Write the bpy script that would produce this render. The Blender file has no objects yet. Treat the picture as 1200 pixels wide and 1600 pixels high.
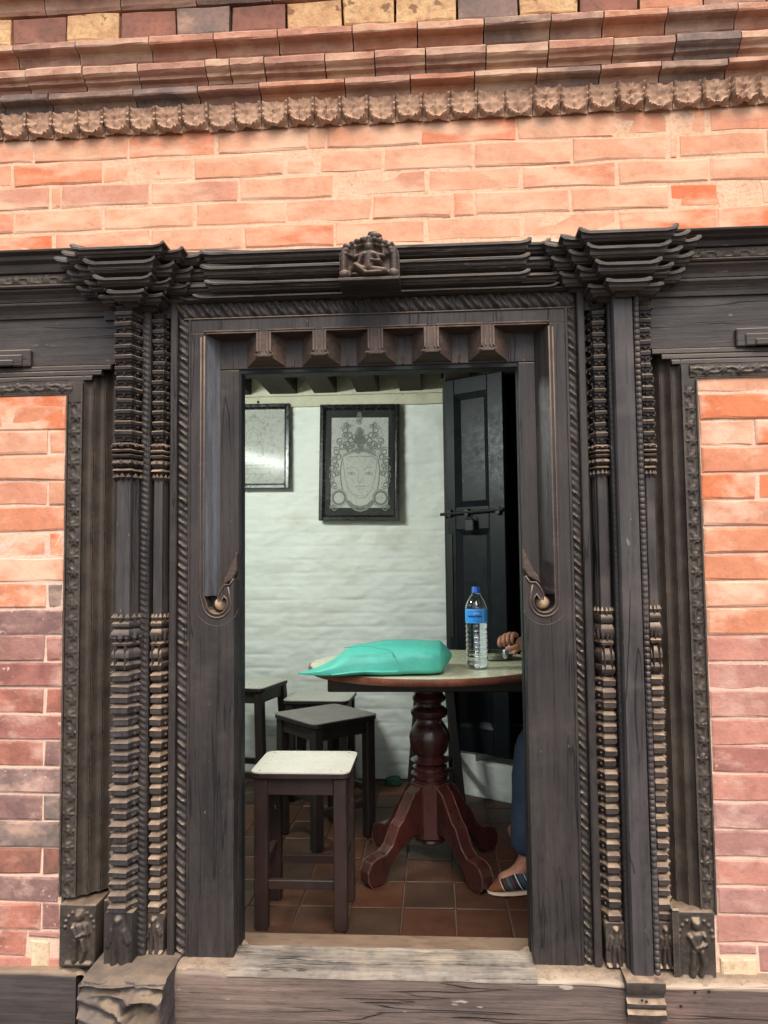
import bpy, bmesh, math, random
from math import sin, cos, pi, radians, sqrt, atan2, exp, floor
from mathutils import Vector, Matrix, noise
R = random.Random(7)
sc = bpy.context.scene
C = sc.collection

# ------------------------------------------------------------------ camera
YAW, PIT, ROLL, FPX = 0.0645588, 0.06363959, -0.01116987, 1200.0
CAM = Vector((0, -2.1, 1.14))
fw = Vector((-sin(YAW)*cos(PIT), cos(YAW)*cos(PIT), sin(PIT)))
r0 = Vector((cos(YAW), sin(YAW), 0)); u0 = r0.cross(fw)
RT = r0*cos(ROLL) + u0*sin(ROLL); UP = -r0*sin(ROLL) + u0*cos(ROLL)
cd = bpy.data.cameras.new('camera'); cam = bpy.data.objects.new('camera', cd); C.objects.link(cam)
m = Matrix((RT, UP, -fw)).transposed().to_4x4(); m.translation = CAM; cam.matrix_world = m
cd.sensor_fit = 'VERTICAL'; cd.sensor_height = 36; cd.sensor_width = 27; cd.lens = 36*FPX/1600
cd.clip_start = 0.05; cd.clip_end = 2000
sc.camera = cam

# ------------------------------------------------------------------ sky, sun, exposure
SUN_EL, SUN_AZ = radians(52), radians(168)      # azimuth from north (+y) clockwise
w = bpy.data.worlds.new('World'); sc.world = w; w.use_nodes = True
nt = w.node_tree; bg = nt.nodes['Background']
sky = nt.nodes.new('ShaderNodeTexSky'); sky.sky_type = 'NISHITA'; sky.sun_disc = False
sky.sun_elevation = SUN_EL; sky.sun_rotation = SUN_AZ; sky.air_density = 1.0; sky.dust_density = 3.0
nt.links.new(sky.outputs[0], bg.inputs[0]); bg.inputs[1].default_value = 0.13
sl = bpy.data.lights.new('sun', 'SUN'); sun = bpy.data.objects.new('sun', sl); C.objects.link(sun)
sl.energy = 1.5; sl.angle = radians(40); sl.color = (1.0, 0.93, 0.84)
sd = Vector((sin(SUN_AZ)*cos(SUN_EL), cos(SUN_AZ)*cos(SUN_EL), sin(SUN_EL)))
sun.rotation_euler = sd.to_track_quat('Z', 'Y').to_euler(); sun.location = (0, -6, 8)
sc.view_settings.view_transform = 'Standard'; sc.view_settings.look = 'None'
sc.view_settings.exposure = 0.95; sc.view_settings.gamma = 1.0
sc.view_settings.use_curve_mapping = False

# ------------------------------------------------------------------ helpers
def W(px, py, y=0.0):
    d = fw + RT*((px-600)/FPX) - UP*((py-800)/FPX)
    return CAM + d*((y-CAM.y)/d.y)
def WZ(px, py, z):
    d = fw + RT*((px-600)/FPX) - UP*((py-800)/FPX)
    return CAM + d*((z-CAM.z)/d.z)
def X(px, y=0.0, py=1050): return W(px, py, y).x
def Z(py, y=0.0, px=600): return W(px, py, y).z

wl = {}
def thing(name, label, cat, loc=(0,0,0), group=None, rz=0, local=False):
    o = bpy.data.objects.new(name, None); C.objects.link(o)
    o.location = loc; o.rotation_euler = (0, 0, rz); o.empty_display_size = 0.1
    o['label'] = label; o['category'] = cat; o['kind'] = 'thing'
    if group: o['group'] = group
    wl[o.name] = Vector((0,0,0)) if local else Vector(loc)
    return o
def tag(o, label, cat, group=None):
    o['label'] = label; o['category'] = cat; o['kind'] = 'thing'
    if group: o['group'] = group
    return o
def kids(o): return [c for c in C.objects if c.parent == o]
def copy_tree(o, parent=None):
    c = o.copy(); C.objects.link(c)
    if parent is not None: c.parent = parent
    for ch in list(o.children): copy_tree(ch, c)
    return c

class MB:
    def __init__(s): s.v = []; s.f = []; s.mi = []; s.cur = 0
    def add(s, vs, fs):
        n = len(s.v); s.v += [tuple(p) for p in vs]
        for f in fs: s.f.append(tuple(i+n for i in f)); s.mi.append(s.cur)
    def box(s, x0, x1, y0, y1, z0, z1, ch=0.0):
        if ch <= 0:
            vs = [(x,y,z) for z in (z0,z1) for y in (y0,y1) for x in (x0,x1)]
            s.add(vs, [(0,2,3,1),(4,5,7,6),(0,1,5,4),(2,6,7,3),(0,4,6,2),(1,3,7,5)]); return
        # chamfered box through bmesh
        bm = bmesh.new(); bmesh.ops.create_cube(bm, size=1)
        for v in bm.verts: v.co = ((x0+x1)/2+v.co.x*(x1-x0), (y0+y1)/2+v.co.y*(y1-y0), (z0+z1)/2+v.co.z*(z1-z0))
        bmesh.ops.bevel(bm, geom=bm.edges[:], offset=ch, segments=1, affect='EDGES')
        s.add([v.co[:] for v in bm.verts], [[v.index for v in f.verts] for f in bm.faces]); bm.free()
    def boxm(s, mat, sx, sy, sz, ch=0.0):
        n = len(s.v); s.box(-sx/2, sx/2, -sy/2, sy/2, -sz/2, sz/2, ch)
        for i in range(n, len(s.v)): s.v[i] = tuple(mat @ Vector(s.v[i]))
    def bar(s, a, b, wx, wy=None, ch=0.0, tip=1.0):
        a = Vector(a); b = Vector(b); d = b-a; q = d.to_track_quat('Z', 'Y')
        if abs(d.normalized().z) > .9: q = Matrix(((1,0,0),(0,1,0),(0,0,1))).to_quaternion() if (b-a).xy.length < 1e-6 else q
        mm = Matrix.Translation((a+b)/2) @ q.to_matrix().to_4x4()
        s.boxm(mm, wx, wy or wx, d.length, ch)
    def poly(s, pts, y0, y1):
        """extrude an outline given in (x, z) from y0 (front) to y1"""
        n = len(pts)
        vs = [(p[0], y0, p[1]) for p in pts] + [(p[0], y1, p[1]) for p in pts]
        s.add(vs, [tuple(range(n)), tuple(range(2*n-1, n-1, -1))] + [(i, (i+1)%n, n+(i+1)%n, n+i) for i in range(n)])
    def profx(s, prof, x0, x1, nseg=1, jit=0):
        """extrude (y,z) profile along x"""
        n = len(prof); base = len(s.v); vs = []
        for k in range(nseg+1):
            x = x0+(x1-x0)*k/nseg
            for p in prof: vs.append((x, p[0]+R.uniform(-jit,jit), p[1]+R.uniform(-jit,jit)))
        fs = []
        for k in range(nseg):
            for i in range(n):
                a = k*n+i; b = k*n+(i+1)%n; fs.append((a, b, b+n, a+n))
        fs += [tuple(range(n-1,-1,-1)), tuple(range(nseg*n, nseg*n+n))]
        s.add(vs, fs)
    def profz(s, prof, z0, z1, closed=True, nseg=1):
        n = len(prof); vs = []; fs = []
        for k in range(nseg+1):
            z = z0+(z1-z0)*k/nseg
            vs += [(p[0], p[1], z) for p in prof]
        for k in range(nseg):
            for i in range(n if closed else n-1):
                a = k*n+i; b = k*n+(i+1)%n; fs.append((a,b,b+n,a+n))
        if closed: fs += [tuple(range(n-1,-1,-1)), tuple(range(nseg*n, nseg*n+n))]
        s.add(vs, fs)
    def loft(s, rings, cap=True):
        n = len(rings[0]); vs = [p for r in rings for p in r]; fs = []
        for k in range(len(rings)-1):
            for i in range(n):
                a = k*n+i; b = k*n+(i+1)%n; fs.append((a,b,b+n,a+n))
        if cap: fs += [tuple(range(n-1,-1,-1)), tuple(range((len(rings)-1)*n, len(rings)*n))]
        s.add(vs, fs)
    def lathe(s, prof, c=(0,0,0), n=24, cap=True, sx=1, sy=1):
        s.loft([[(c[0]+r*sx*cos(2*pi*i/n), c[1]+r*sy*sin(2*pi*i/n), c[2]+z) for i in range(n)] for r, z in prof], cap)
    def tube(s, pts, rad, n=8, cap=True):
        pts = [Vector(p) for p in pts]; rings = []; prev = None
        for i, p in enumerate(pts):
            t = (pts[min(i+1,len(pts)-1)]-pts[max(i-1,0)]).normalized()
            if prev is None: u = t.orthogonal().normalized()
            else: u = (prev - t*prev.dot(t)).normalized()
            prev = u; v = t.cross(u); r = rad[i] if isinstance(rad, (list,tuple)) else rad
            rings.append([p+u*r*cos(2*pi*k/n)+v*r*sin(2*pi*k/n) for k in range(n)])
        s.loft(rings, cap)
    def blob(s, c, r, seg=8):
        rx, ry, rz = (r,r,r) if not isinstance(r,(tuple,list)) else r
        rings = [[(c[0]+rx*sin(pi*j/seg)*cos(2*pi*i/seg/1), c[1]+ry*sin(pi*j/seg)*sin(2*pi*i/seg), c[2]-rz*cos(pi*j/seg)) for i in range(seg)] for j in range(1, seg)]
        s.loft(rings, True)
    def hf(s, x0, x1, z0, z1, nx, nz, f, y=0.0, mask=None, tr=None):
        """height field facing -y: f(u,v) -> height, u,v in metres from x0,z0"""
        vs = []; ok = []
        for j in range(nz+1):
            for i in range(nx+1):
                x = x0+(x1-x0)*i/nx; z = z0+(z1-z0)*j/nz
                p = (x, y - f(x-x0, z-z0), z); vs.append(tr(p) if tr else p)
                ok.append(mask is None or mask(x-x0, z-z0))
        fs = []
        for j in range(nz):
            for i in range(nx):
                a = j*(nx+1)+i; q = (a, a+1, a+nx+2, a+nx+1)
                if all(ok[t] for t in q): fs.append(q)
        s.add(vs, fs)
    def build(s, name, mat, parent=None, label=None, smooth=False, bevel=0, bseg=1, stuff=False, sub=0, solid=0, center=None, auto=None, recalc=True):
        vs = s.v
        xs = [v[0] for v in vs]; ys = [v[1] for v in vs]; zs = [v[2] for v in vs]
        c = Vector(center) if center is not None else Vector(((min(xs)+max(xs))/2, (min(ys)+max(ys))/2, (min(zs)+max(zs))/2))
        me = bpy.data.meshes.new(name)
        me.from_pydata([(v[0]-c.x, v[1]-c.y, v[2]-c.z) for v in vs], [], s.f)
        if recalc:
            bm = bmesh.new(); bm.from_mesh(me); bmesh.ops.recalc_face_normals(bm, faces=bm.faces); bm.to_mesh(me); bm.free()
        mats = mat if isinstance(mat, (list, tuple)) else [mat]
        for mm in mats: me.materials.append(mm)
        if len(mats) > 1: me.polygons.foreach_set('material_index', s.mi)
        if smooth: me.polygons.foreach_set('use_smooth', [True]*len(me.polygons))
        o = bpy.data.objects.new(name, me); C.objects.link(o)
        if auto: 
            me.polygons.foreach_set('use_smooth', [True]*len(me.polygons))
            try: me.set_sharp_from_angle(angle=radians(auto))
            except Exception: pass
        if parent is not None:
            o.parent = parent; o.location = c - wl[parent.name]; wl[o.name] = c
        else:
            o.location = c; wl[o.name] = c
        if solid:
            md = o.modifiers.new('thick', 'SOLIDIFY'); md.thickness = solid
        if bevel:
            md = o.modifiers.new('edge', 'BEVEL'); md.width = bevel; md.segments = bseg; md.limit_method = 'ANGLE'; md.angle_limit = radians(30)
        if sub:
            md = o.modifiers.new('sub', 'SUBSURF'); md.levels = sub; md.render_levels = sub
        if label: o['label'] = label
        if stuff: o['kind'] = 'stuff'
        return o

# ------------------------------------------------------------------ materials
def node(nt, t, **k):
    n = nt.nodes.new(t)
    for a, b in k.items():
        if a.startswith('i_'):
            key = a[2:]; n.inputs[int(key) if key.isdigit() else key].default_value = b
        else: setattr(n, a, b)
    return n
def ramp(nt, src, stops, interp='LINEAR'):
    r = nt.nodes.new('ShaderNodeValToRGB'); r.color_ramp.interpolation = interp
    els = r.color_ramp.elements
    while len(els) < len(stops): els.new(0.5)
    for e, (p, c) in zip(els, stops):
        e.position = p; e.color = (c, c, c, 1) if isinstance(c, (int, float)) else (*c, 1)
    nt.links.new(src, r.inputs[0]); return r.outputs[0]
def mix(nt, fac, a, b, mode='MIX'):
    n = nt.nodes.new('ShaderNodeMix'); n.data_type = 'RGBA'; n.blend_type = mode
    for sock, val in ((n.inputs['Factor'], fac), (n.inputs['A'], a), (n.inputs['B'], b)):
        if isinstance(val, bpy.types.NodeSocket): nt.links.new(val, sock)
        elif isinstance(val, (int, float)): sock.default_value = val if sock.type == 'VALUE' else (val, val, val, 1)
        else: sock.default_value = (*val, 1)
    return n.outputs['Result']
def mth(nt, op, a, b=None, clamp=False):
    n = nt.nodes.new('ShaderNodeMath'); n.operation = op; n.use_clamp = clamp
    for i, val in enumerate((a, b)):
        if val is None: continue
        if isinstance(val, bpy.types.NodeSocket): nt.links.new(val, n.inputs[i])
        else: n.inputs[i].default_value = val
    return n.outputs[0]
def surf(name, c1, c2, scale=12, stretch=(1,1,1), rough=.8, bump=.3, bscale=60, dust=0.0, dustc=(.40,.28,.18),
         wash=None, washc=(.6,.45,.33), wear=0.0, wearc=(.3,.25,.2), rnd=None, spots=None, metal=0, spec=.35, dist=.004, grain=0, coord='pos', dust_lo=.35, coat=0, cracks=0, spread=0.28, wr=.0025, speck=.35, crk=0):
    mt = bpy.data.materials.new(name); mt.use_nodes = True; nt = mt.node_tree
    b = nt.nodes['Principled BSDF']; L = nt.links.new
    geo = node(nt, 'ShaderNodeNewGeometry'); tc = node(nt, 'ShaderNodeTexCoord'); oi = node(nt, 'ShaderNodeObjectInfo')
    mp = node(nt, 'ShaderNodeMapping'); mp.inputs['Scale'].default_value = stretch
    if coord == 'pos': L(geo.outputs['Position'], mp.inputs[0])
    else:
        va = node(nt, 'ShaderNodeVectorMath', operation='ADD'); L(tc.outputs['Object'], va.inputs[0])
        vm = node(nt, 'ShaderNodeVectorMath', operation='SCALE'); cv = node(nt, 'ShaderNodeCombineXYZ')
        for i in range(3): L(oi.outputs['Random'], cv.inputs[i])
        L(cv.outputs[0], vm.inputs[0]); vm.inputs['Scale'].default_value = 7.0; L(vm.outputs[0], va.inputs[1]); L(va.outputs[0], mp.inputs[0])
    P = mp.outputs[0]
    n1 = node(nt, 'ShaderNodeTexNoise'); n1.inputs['Scale'].default_value = scale; n1.inputs['Detail'].default_value = 8; n1.inputs['Roughness'].default_value = .62; L(P, n1.inputs[0])
    if rnd:
        base = ramp(nt, oi.outputs['Random'], rnd, 'CONSTANT')
        dark = mix(nt, 1.0, base, c2, 'MULTIPLY')
        col = mix(nt, ramp(nt, n1.outputs[0], [(.5-spread/2, 0), (.5+spread/2, 1)]), base, dark)
    else:
        col = mix(nt, ramp(nt, n1.outputs[0], [(.5-spread/2, 0), (.5+spread/2, 1)]), c1, c2)
    n2 = node(nt, 'ShaderNodeTexNoise'); n2.inputs['Scale'].default_value = bscale; n2.inputs['Detail'].default_value = 6; n2.inputs['Roughness'].default_value = .7; L(P, n2.inputs[0])
    col = mix(nt, speck, col, mix(nt, n2.outputs[0], col, (1.0,1.0,1.0), 'OVERLAY'))
    col = mix(nt, ramp(nt, n2.outputs[0], [(.34, speck*1.5), (.5, 0)]), col, mix(nt, 1.0, col, (.55,.55,.55), 'MULTIPLY'))
    if grain:
        g = node(nt, 'ShaderNodeTexNoise'); g.inputs['Scale'].default_value = 90; g.inputs['Detail'].default_value = 5
        mg = node(nt, 'ShaderNodeMapping'); mg.inputs['Scale'].default_value = (1,1,.04) if grain == 1 else (.04,1,1); L(geo.outputs['Position'] if coord=='pos' else tc.outputs['Object'], mg.inputs[0]); L(mg.outputs[0], g.inputs[0])
        col = mix(nt, ramp(nt, g.outputs[0], [(.42, .5), (.58, 0)]), col, mix(nt, 1.0, col, (.5,.48,.46), 'MULTIPLY'))
    if crk:
        ck = node(nt, 'ShaderNodeTexNoise'); ck.inputs['Scale'].default_value = 9; ck.inputs['Detail'].default_value = 3; ck.inputs['Roughness'].default_value = .7
        mk = node(nt, 'ShaderNodeMapping'); mk.inputs['Scale'].default_value = (1.3,1.3,.07) if grain == 1 else (.07,1.3,1.3); L(geo.outputs['Position'] if coord=='pos' else tc.outputs['Object'], mk.inputs[0]); L(mk.outputs[0], ck.inputs[0])
        cm = ramp(nt, mth(nt, 'ABSOLUTE', mth(nt, 'SUBTRACT', ck.outputs[0], .5)), [(.002, 1), (.011, 0)])
        gate = ramp(nt, n1.outputs[0], [(.47, 0), (.56, 1)]); cm = mth(nt, 'MULTIPLY', cm, gate)
        col = mix(nt, mth(nt, 'MULTIPLY', cm, crk), col, (.006,.005,.005))
    if wash:
        n3 = node(nt, 'ShaderNodeTexNoise'); n3.inputs['Scale'].default_value = wash[0]; n3.inputs['Detail'].default_value = 7; n3.inputs['Roughness'].default_value = .6
        wp = node(nt, 'ShaderNodeMapping'); wp.inputs['Location'].default_value = (3.3,1.1,8.2); wp.inputs['Scale'].default_value = wash[3] if len(wash) > 3 else (1,1,1.6); L(geo.outputs['Position'] if coord=='pos' else P, wp.inputs[0]); L(wp.outputs[0], n3.inputs[0])
        col = mix(nt, ramp(nt, n3.outputs[0], [(wash[1], 0), (wash[2], .85)]), col, washc)
    if spots:
        n4 = node(nt, 'ShaderNodeTexNoise'); n4.inputs['Scale'].default_value = spots[0]; n4.inputs['Detail'].default_value = 3; L(P, n4.inputs[0])
        col = mix(nt, ramp(nt, n4.outputs[0], [(spots[1], 0), (spots[1]+.04, .8)]), col, spots[2])
    if wear:
        bv = node(nt, 'ShaderNodeBevel', samples=4); bv.inputs[0].default_value = wr
        dp = node(nt, 'ShaderNodeVectorMath', operation='DOT_PRODUCT'); L(bv.outputs[0], dp.inputs[0]); L(geo.outputs['Normal'], dp.inputs[1])
        em = mth(nt, 'MULTIPLY', ramp(nt, dp.outputs['Value'], [(.80, 1), (.985, 0)]), ramp(nt, n2.outputs[0], [(.40, .15), (.58, 1)]))
        col = mix(nt, mth(nt, 'MULTIPLY', em, wear), col, wearc)
    if dust:
        sx = node(nt, 'ShaderNodeSeparateXYZ'); L(geo.outputs['Normal'], sx.inputs[0])
        up = ramp(nt, sx.outputs[2], [(dust_lo, 0), (dust_lo+.4, 1)])
        crev = ramp(nt, geo.outputs['Pointiness'], [(.40, .30), (.48, 0)])
        nd = ramp(nt, n1.outputs[0], [(.36, .2), (.62, 1)])
        fd = mth(nt, 'MULTIPLY', mth(nt, 'MAXIMUM', up, crev), nd)
        col = mix(nt, mth(nt, 'MULTIPLY', fd, dust), col, dustc)
    L(col, b.inputs['Base Color'])
    rr = ramp(nt, n2.outputs[0], [(.3, max(rough-.12,.03)), (.7, min(rough+.1,1))]); L(rr, b.inputs['Roughness'])
    b.inputs['Metallic'].default_value = metal; b.inputs['Specular IOR Level'].default_value = spec
    if coat: b.inputs['Coat Weight'].default_value = coat; b.inputs['Coat Roughness'].default_value = .15
    h = mth(nt, 'ADD', mth(nt, 'MULTIPLY', n1.outputs[0], 1.0), mth(nt, 'MULTIPLY', n2.outputs[0], .45))
    if grain: h = mth(nt, 'ADD', h, mth(nt, 'MULTIPLY', g.outputs[0], .8))
    if crk: h = mth(nt, 'SUBTRACT', h, mth(nt, 'MULTIPLY', cm, 1.2))
    bp = node(nt, 'ShaderNodeBump'); bp.inputs['Strength'].default_value = bump; bp.inputs['Distance'].default_value = dist
    L(h, bp.inputs['Height']); L(bp.outputs[0], b.inputs['Normal'])
    return mt
def plain(name, c, rough=.5, metal=0, spec=.5, alpha=None, trans=0, ior=1.45, emit=None, es=0, coat=0):
    mt = bpy.data.materials.new(name); mt.use_nodes = True; nt = mt.node_tree; b = nt.nodes['Principled BSDF']
    n = node(nt, 'ShaderNodeTexNoise'); n.inputs['Scale'].default_value = 35; n.inputs['Detail'].default_value = 5
    tc = node(nt, 'ShaderNodeTexCoord'); nt.links.new(tc.outputs['Object'], n.inputs[0])
    nt.links.new(mix(nt, mth(nt, 'MULTIPLY', n.outputs[0], .35), c, tuple(x*.6 for x in c)) if not trans else mix(nt, 0.0, c, c), b.inputs['Base Color'])
    b.inputs['Roughness'].default_value = rough; b.inputs['Metallic'].default_value = metal; b.inputs['Specular IOR Level'].default_value = spec
    b.inputs['Transmission Weight'].default_value = trans; b.inputs['IOR'].default_value = ior; b.inputs['Coat Weight'].default_value = coat
    if emit: b.inputs['Emission Color'].default_value = (*emit, 1); b.inputs['Emission Strength'].default_value = es
    return mt
M = {}
M['brick_top'] = surf('brick_salmon', (.6,.25,.15), (.88,.78,.72), scale=11, bump=.4, bscale=45, dist=.011, rough=.9, spec=.15, speck=.16, coord='obj',
    rnd=[(0,(.66,.34,.215)),(.2,(.66,.245,.135)),(.34,(.67,.36,.23)),(.52,(.65,.19,.09)),(.64,(.66,.33,.205)),(.80,(.65,.28,.17)),(.93,(.58,.29,.20))],
    wash=(4.5,.45,.62,(1,1,2.8)), washc=(.73,.47,.31), wear=.7, wearc=(.70,.45,.31), wr=.006, spots=(26,.72,(.60,.22,.12)))
M['brick_mid'] = surf('brick_orange', (.5,.2,.12), (.86,.8,.78), scale=12, bump=.4, bscale=45, dist=.011, rough=.9, spec=.15, speck=.16, coord='obj',
    rnd=[(0,(.62,.25,.14)),(.3,(.66,.33,.205)),(.5,(.64,.205,.095)),(.72,(.61,.28,.175)),(.88,(.65,.33,.21))],
    wash=(6,.48,.62), washc=(.74,.50,.35), wear=.6, wearc=(.68,.46,.34), wr=.004, spots=(24,.72,(.60,.22,.13)))
M['brick_low'] = surf('brick_dull', (.3,.15,.12), (.66,.66,.70), scale=11, bump=.6, spread=.2, bscale=45, dist=.011, rough=.9, spec=.15, speck=.16, coord='obj',
    rnd=[(0,(.37,.155,.12)),(.2,(.33,.165,.135)),(.38,(.44,.175,.12)),(.55,(.29,.165,.14)),(.72,(.39,.185,.145)),(.88,(.26,.17,.145))],
    wash=(10,.54,.70), washc=(.58,.36,.28), wear=.9, wearc=(.68,.46,.37), wr=.006, spots=(60,.69,(.66,.48,.40)))
M['brick_pink'] = surf('brick_pink', (.4,.2,.16), (.76,.73,.74), scale=11, bump=.55, bscale=45, dist=.011, rough=.9, spec=.15, speck=.16, coord='obj',
    rnd=[(0,(.48,.235,.18)),(.25,(.42,.215,.175)),(.5,(.53,.24,.175)),(.75,(.45,.24,.195))],
    wash=(8,.54,.70), washc=(.62,.39,.31), wear=.9, wearc=(.70,.48,.39), wr=.006, spots=(55,.70,(.68,.48,.40)))
M['brick_cornice'] = surf('brick_moulded', (.35,.18,.13), (.72,.7,.7), scale=14, bump=.6, bscale=45, dist=.011, rough=.9, spec=.15, speck=.16, coord='obj',
    rnd=[(0,(.46,.235,.165)),(.25,(.38,.21,.155)),(.42,(.52,.25,.165)),(.6,(.29,.19,.15)),(.68,(.48,.27,.19)),(.88,(.54,.24,.14))],
    wash=(6,.48,.64), washc=(.64,.42,.28), wear=.8, wearc=(.68,.48,.34), wr=.005, dust=.85, dustc=(.64,.45,.31), spots=(24,.70,(.62,.32,.15)))
M['brick_dark'] = surf('brick_dark', (.22,.155,.13), (.14,.11,.095), scale=14, bump=.5, rough=.9, spec=.15, wash=(10,.52,.68), washc=(.50,.32,.24), wear=.6, wearc=(.55,.36,.28), coord='obj')
M['brick_red'] = surf('brick_red', (.27,.115,.08), (.17,.085,.065), scale=10, bump=.35, rough=.9, spec=.15, wash=(8,.6,.75), washc=(.5,.28,.2), wear=.4, wearc=(.5,.32,.25), coord='obj')
M['stone_yellow'] = surf('stone_yellow', (.60,.37,.19), (.44,.25,.13), scale=14, bump=.8, bscale=50, dist=.012, rough=.95, spec=.1, spots=(22,.62,(.2,.1,.06)), coord='obj')
M['brick_grey'] = surf('brick_greyish', (.24,.15,.12), (.17,.125,.105), scale=12, bump=.4, rough=.9, spec=.15, wash=(9,.55,.7), washc=(.5,.3,.2), wear=.5, wearc=(.5,.32,.25), coord='obj')
M['stone_cream'] = surf('stone_cream', (.60,.46,.30), (.48,.34,.22), scale=14, bump=.5, rough=.95, spec=.1, coord='obj')
M['mortar'] = surf('mortar', (.68,.45,.34), (.58,.37,.275), scale=20, bump=.6, bscale=120, dist=.006, rough=.97, spec=.1, wash=(3,.45,.65), washc=(.70,.50,.37))
M['mortar_top'] = surf('pink_mortar', (.68,.42,.285), (.62,.35,.22), scale=20, bump=.6, bscale=120, dist=.006, rough=.97, spec=.1, wash=(3,.45,.65), washc=(.72,.47,.32))
M['frieze'] = surf('frieze_clay', (.40,.25,.165), (.28,.17,.115), scale=18, bump=.5, bscale=90, dist=.005, rough=.95, spec=.1, dust=.8, dustc=(.55,.36,.25), wear=.6, wearc=(.54,.36,.26), dust_lo=.15)
WD = dict(rough=.58, spec=.4)
M['wood'] = surf('carved_wood', (.041,.032,.028), (.021,.017,.016), scale=9, stretch=(1,1,.35), bump=.45, bscale=110, dust=.7, wear=.55, wearc=(.17,.125,.095), grain=1, crk=.9, spots=(70,.71,(.2,.14,.1)), wash=(5,.56,.78), washc=(.070,.056,.048), **WD)
M['wood_grey'] = surf('weathered_wood', (.060,.051,.049), (.034,.029,.028), scale=8, stretch=(1,1,.3), bump=.45, bscale=110, dust=.7, wear=.5, wearc=(.19,.16,.14), grain=1, crk=.9, spots=(75,.71,(.24,.18,.14)), wash=(4,.56,.78), washc=(.105,.085,.075), **WD)
M['channel'] = surf('sky_lit_grey_channel', (.125,.128,.138), (.075,.076,.082), scale=6, stretch=(1,1,.2), bump=.3, bscale=110, grain=1, rough=.5, spec=.4)  # bluish sky reflection put into the base colour, left channel slope only
M['wood_h'] = surf('cornice_wood', (.058,.046,.040), (.030,.025,.022), scale=8, stretch=(.3,1,1), bump=.45, bscale=110, dust=.9, dustc=(.34,.25,.18), wear=.9, wearc=(.20,.155,.125), grain=2, crk=.9, spots=(60,.71,(.2,.15,.12)), wash=(4,.56,.78), washc=(.09,.07,.058), **WD)
M['wood_brown'] = surf('brown_wood', (.098,.064,.048), (.050,.034,.027), scale=8, stretch=(.4,1,1), bump=.4, bscale=100, dust=.9, wear=.7, wearc=(.22,.15,.11), grain=2, **WD)
M['rim'] = surf('worn_rim_wood', (.17,.115,.085), (.09,.062,.048), scale=16, bump=.3, rough=.6)
M['wood_dusty'] = surf('dusty_wood', (.062,.046,.037), (.030,.023,.020), scale=22, bump=.5, bscale=110, dust=1.0, dustc=(.40,.28,.185), dust_lo=.22, wear=.45, wearc=(.26,.18,.13), **WD)
M['wood_vine'] = surf('vine_wood', (.060,.046,.035), (.028,.021,.017), scale=14, bump=.4, bscale=120, dust=.8, wear=1.0, wearc=(.20,.145,.10), **WD)
M['sill'] = surf('weathered_beam', (.165,.115,.09), (.085,.062,.052), scale=6, stretch=(.25,1,1), bump=.8, bscale=60, dist=.008, dust=1.0, dustc=(.50,.40,.29), wear=.7, wearc=(.4,.32,.26), grain=2, rough=.8, crk=.4, spots=(45,.70,(.36,.29,.23)))
M['sill_red'] = surf('reddish_beam', (.20,.12,.09), (.095,.065,.055), scale=6, stretch=(.3,1,1), bump=.7, bscale=60, dist=.008, dust=1.0, dustc=(.50,.38,.27), wear=.7, wearc=(.4,.3,.24), grain=2, rough=.8, crk=.4, wash=(3.5,.55,.7), washc=(.24,.14,.10))
M['sill_dark'] = surf('dark_beam', (.06,.047,.042), (.033,.027,.025), scale=6, stretch=(.3,1,1), bump=.6, dist=.006, dust=.9, grain=2, rough=.75)
M['dust'] = surf('sandy_dust', (.33,.24,.165), (.20,.15,.11), scale=18, bump=.5, bscale=140, dist=.004, rough=1, spec=.05)
M['sill_top'] = surf('worn_sill_top', (.29,.245,.195), (.16,.135,.11), scale=11, stretch=(.6,1,1), bump=.7, bscale=60, dist=.006, rough=.9, wash=(7,.5,.68), washc=(.40,.31,.22), crk=.6, grain=2)
M['eroded'] = surf('eroded_block', (.10,.082,.072), (.048,.040,.037), scale=12, bump=.8, bscale=60, dist=.008, rough=.85, dust=.8, dustc=(.30,.215,.14), dust_lo=.3, wear=.5, wearc=(.36,.3,.25))
M['black_wood'] = surf('black_painted_wood', (.012,.012,.012), (.006,.006,.006), scale=12, bump=.3, rough=.6, spec=.3, spots=(60,.74,(.08,.08,.08)))
M['door_paint'] = surf('door_paint', (.007,.010,.013), (.004,.006,.008), scale=9, bump=.18, bscale=30, dist=.002, speck=.08, rough=.42, spec=.22, spots=(60,.77,(.07,.07,.07)))
M['white_wall'] = surf('white_limewash', (.74,.77,.72), (.66,.69,.64), speck=.05, scale=5, stretch=(1,1,1.8), bump=.30, bscale=30, dist=.012, rough=.75, spec=.25, wash=(2.5,.6,.8), washc=(.52,.49,.40), spread=.5, spots=(38,.74,(.28,.27,.23)))
M['cream_wall'] = surf('cream_plaster', (.60,.58,.44), (.50,.48,.36), speck=.05, scale=9, bump=.7, bscale=40, dist=.01, rough=.85, spec=.2, spots=(30,.70,(.3,.27,.2)))
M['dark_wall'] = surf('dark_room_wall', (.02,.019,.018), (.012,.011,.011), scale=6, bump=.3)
M['beam'] = surf('ceiling_beam_wood', (.045,.033,.022), (.025,.018,.013), scale=9, stretch=(1,.3,1), bump=.4, rough=.8)
M['plank'] = surf('ceiling_plank_wood', (.06,.046,.033), (.03,.024,.018), scale=8, bump=.3, rough=.85)
M['tile'] = surf('terracotta_tile', (.1,.05,.03), (.62,.60,.56), speck=.05, scale=9, bump=.3, bscale=60, dist=.003, rough=.5, spec=.4,
    rnd=[(0,(.064,.028,.015)),(.25,(.085,.027,.013)),(.5,(.052,.027,.016)),(.75,(.074,.029,.015))], wash=(3,.55,.75), washc=(.055,.036,.022), coord='obj')
M['grout'] = surf('grout', (.10,.065,.045), (.06,.04,.028), scale=30, bump=.4, rough=.9)
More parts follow.
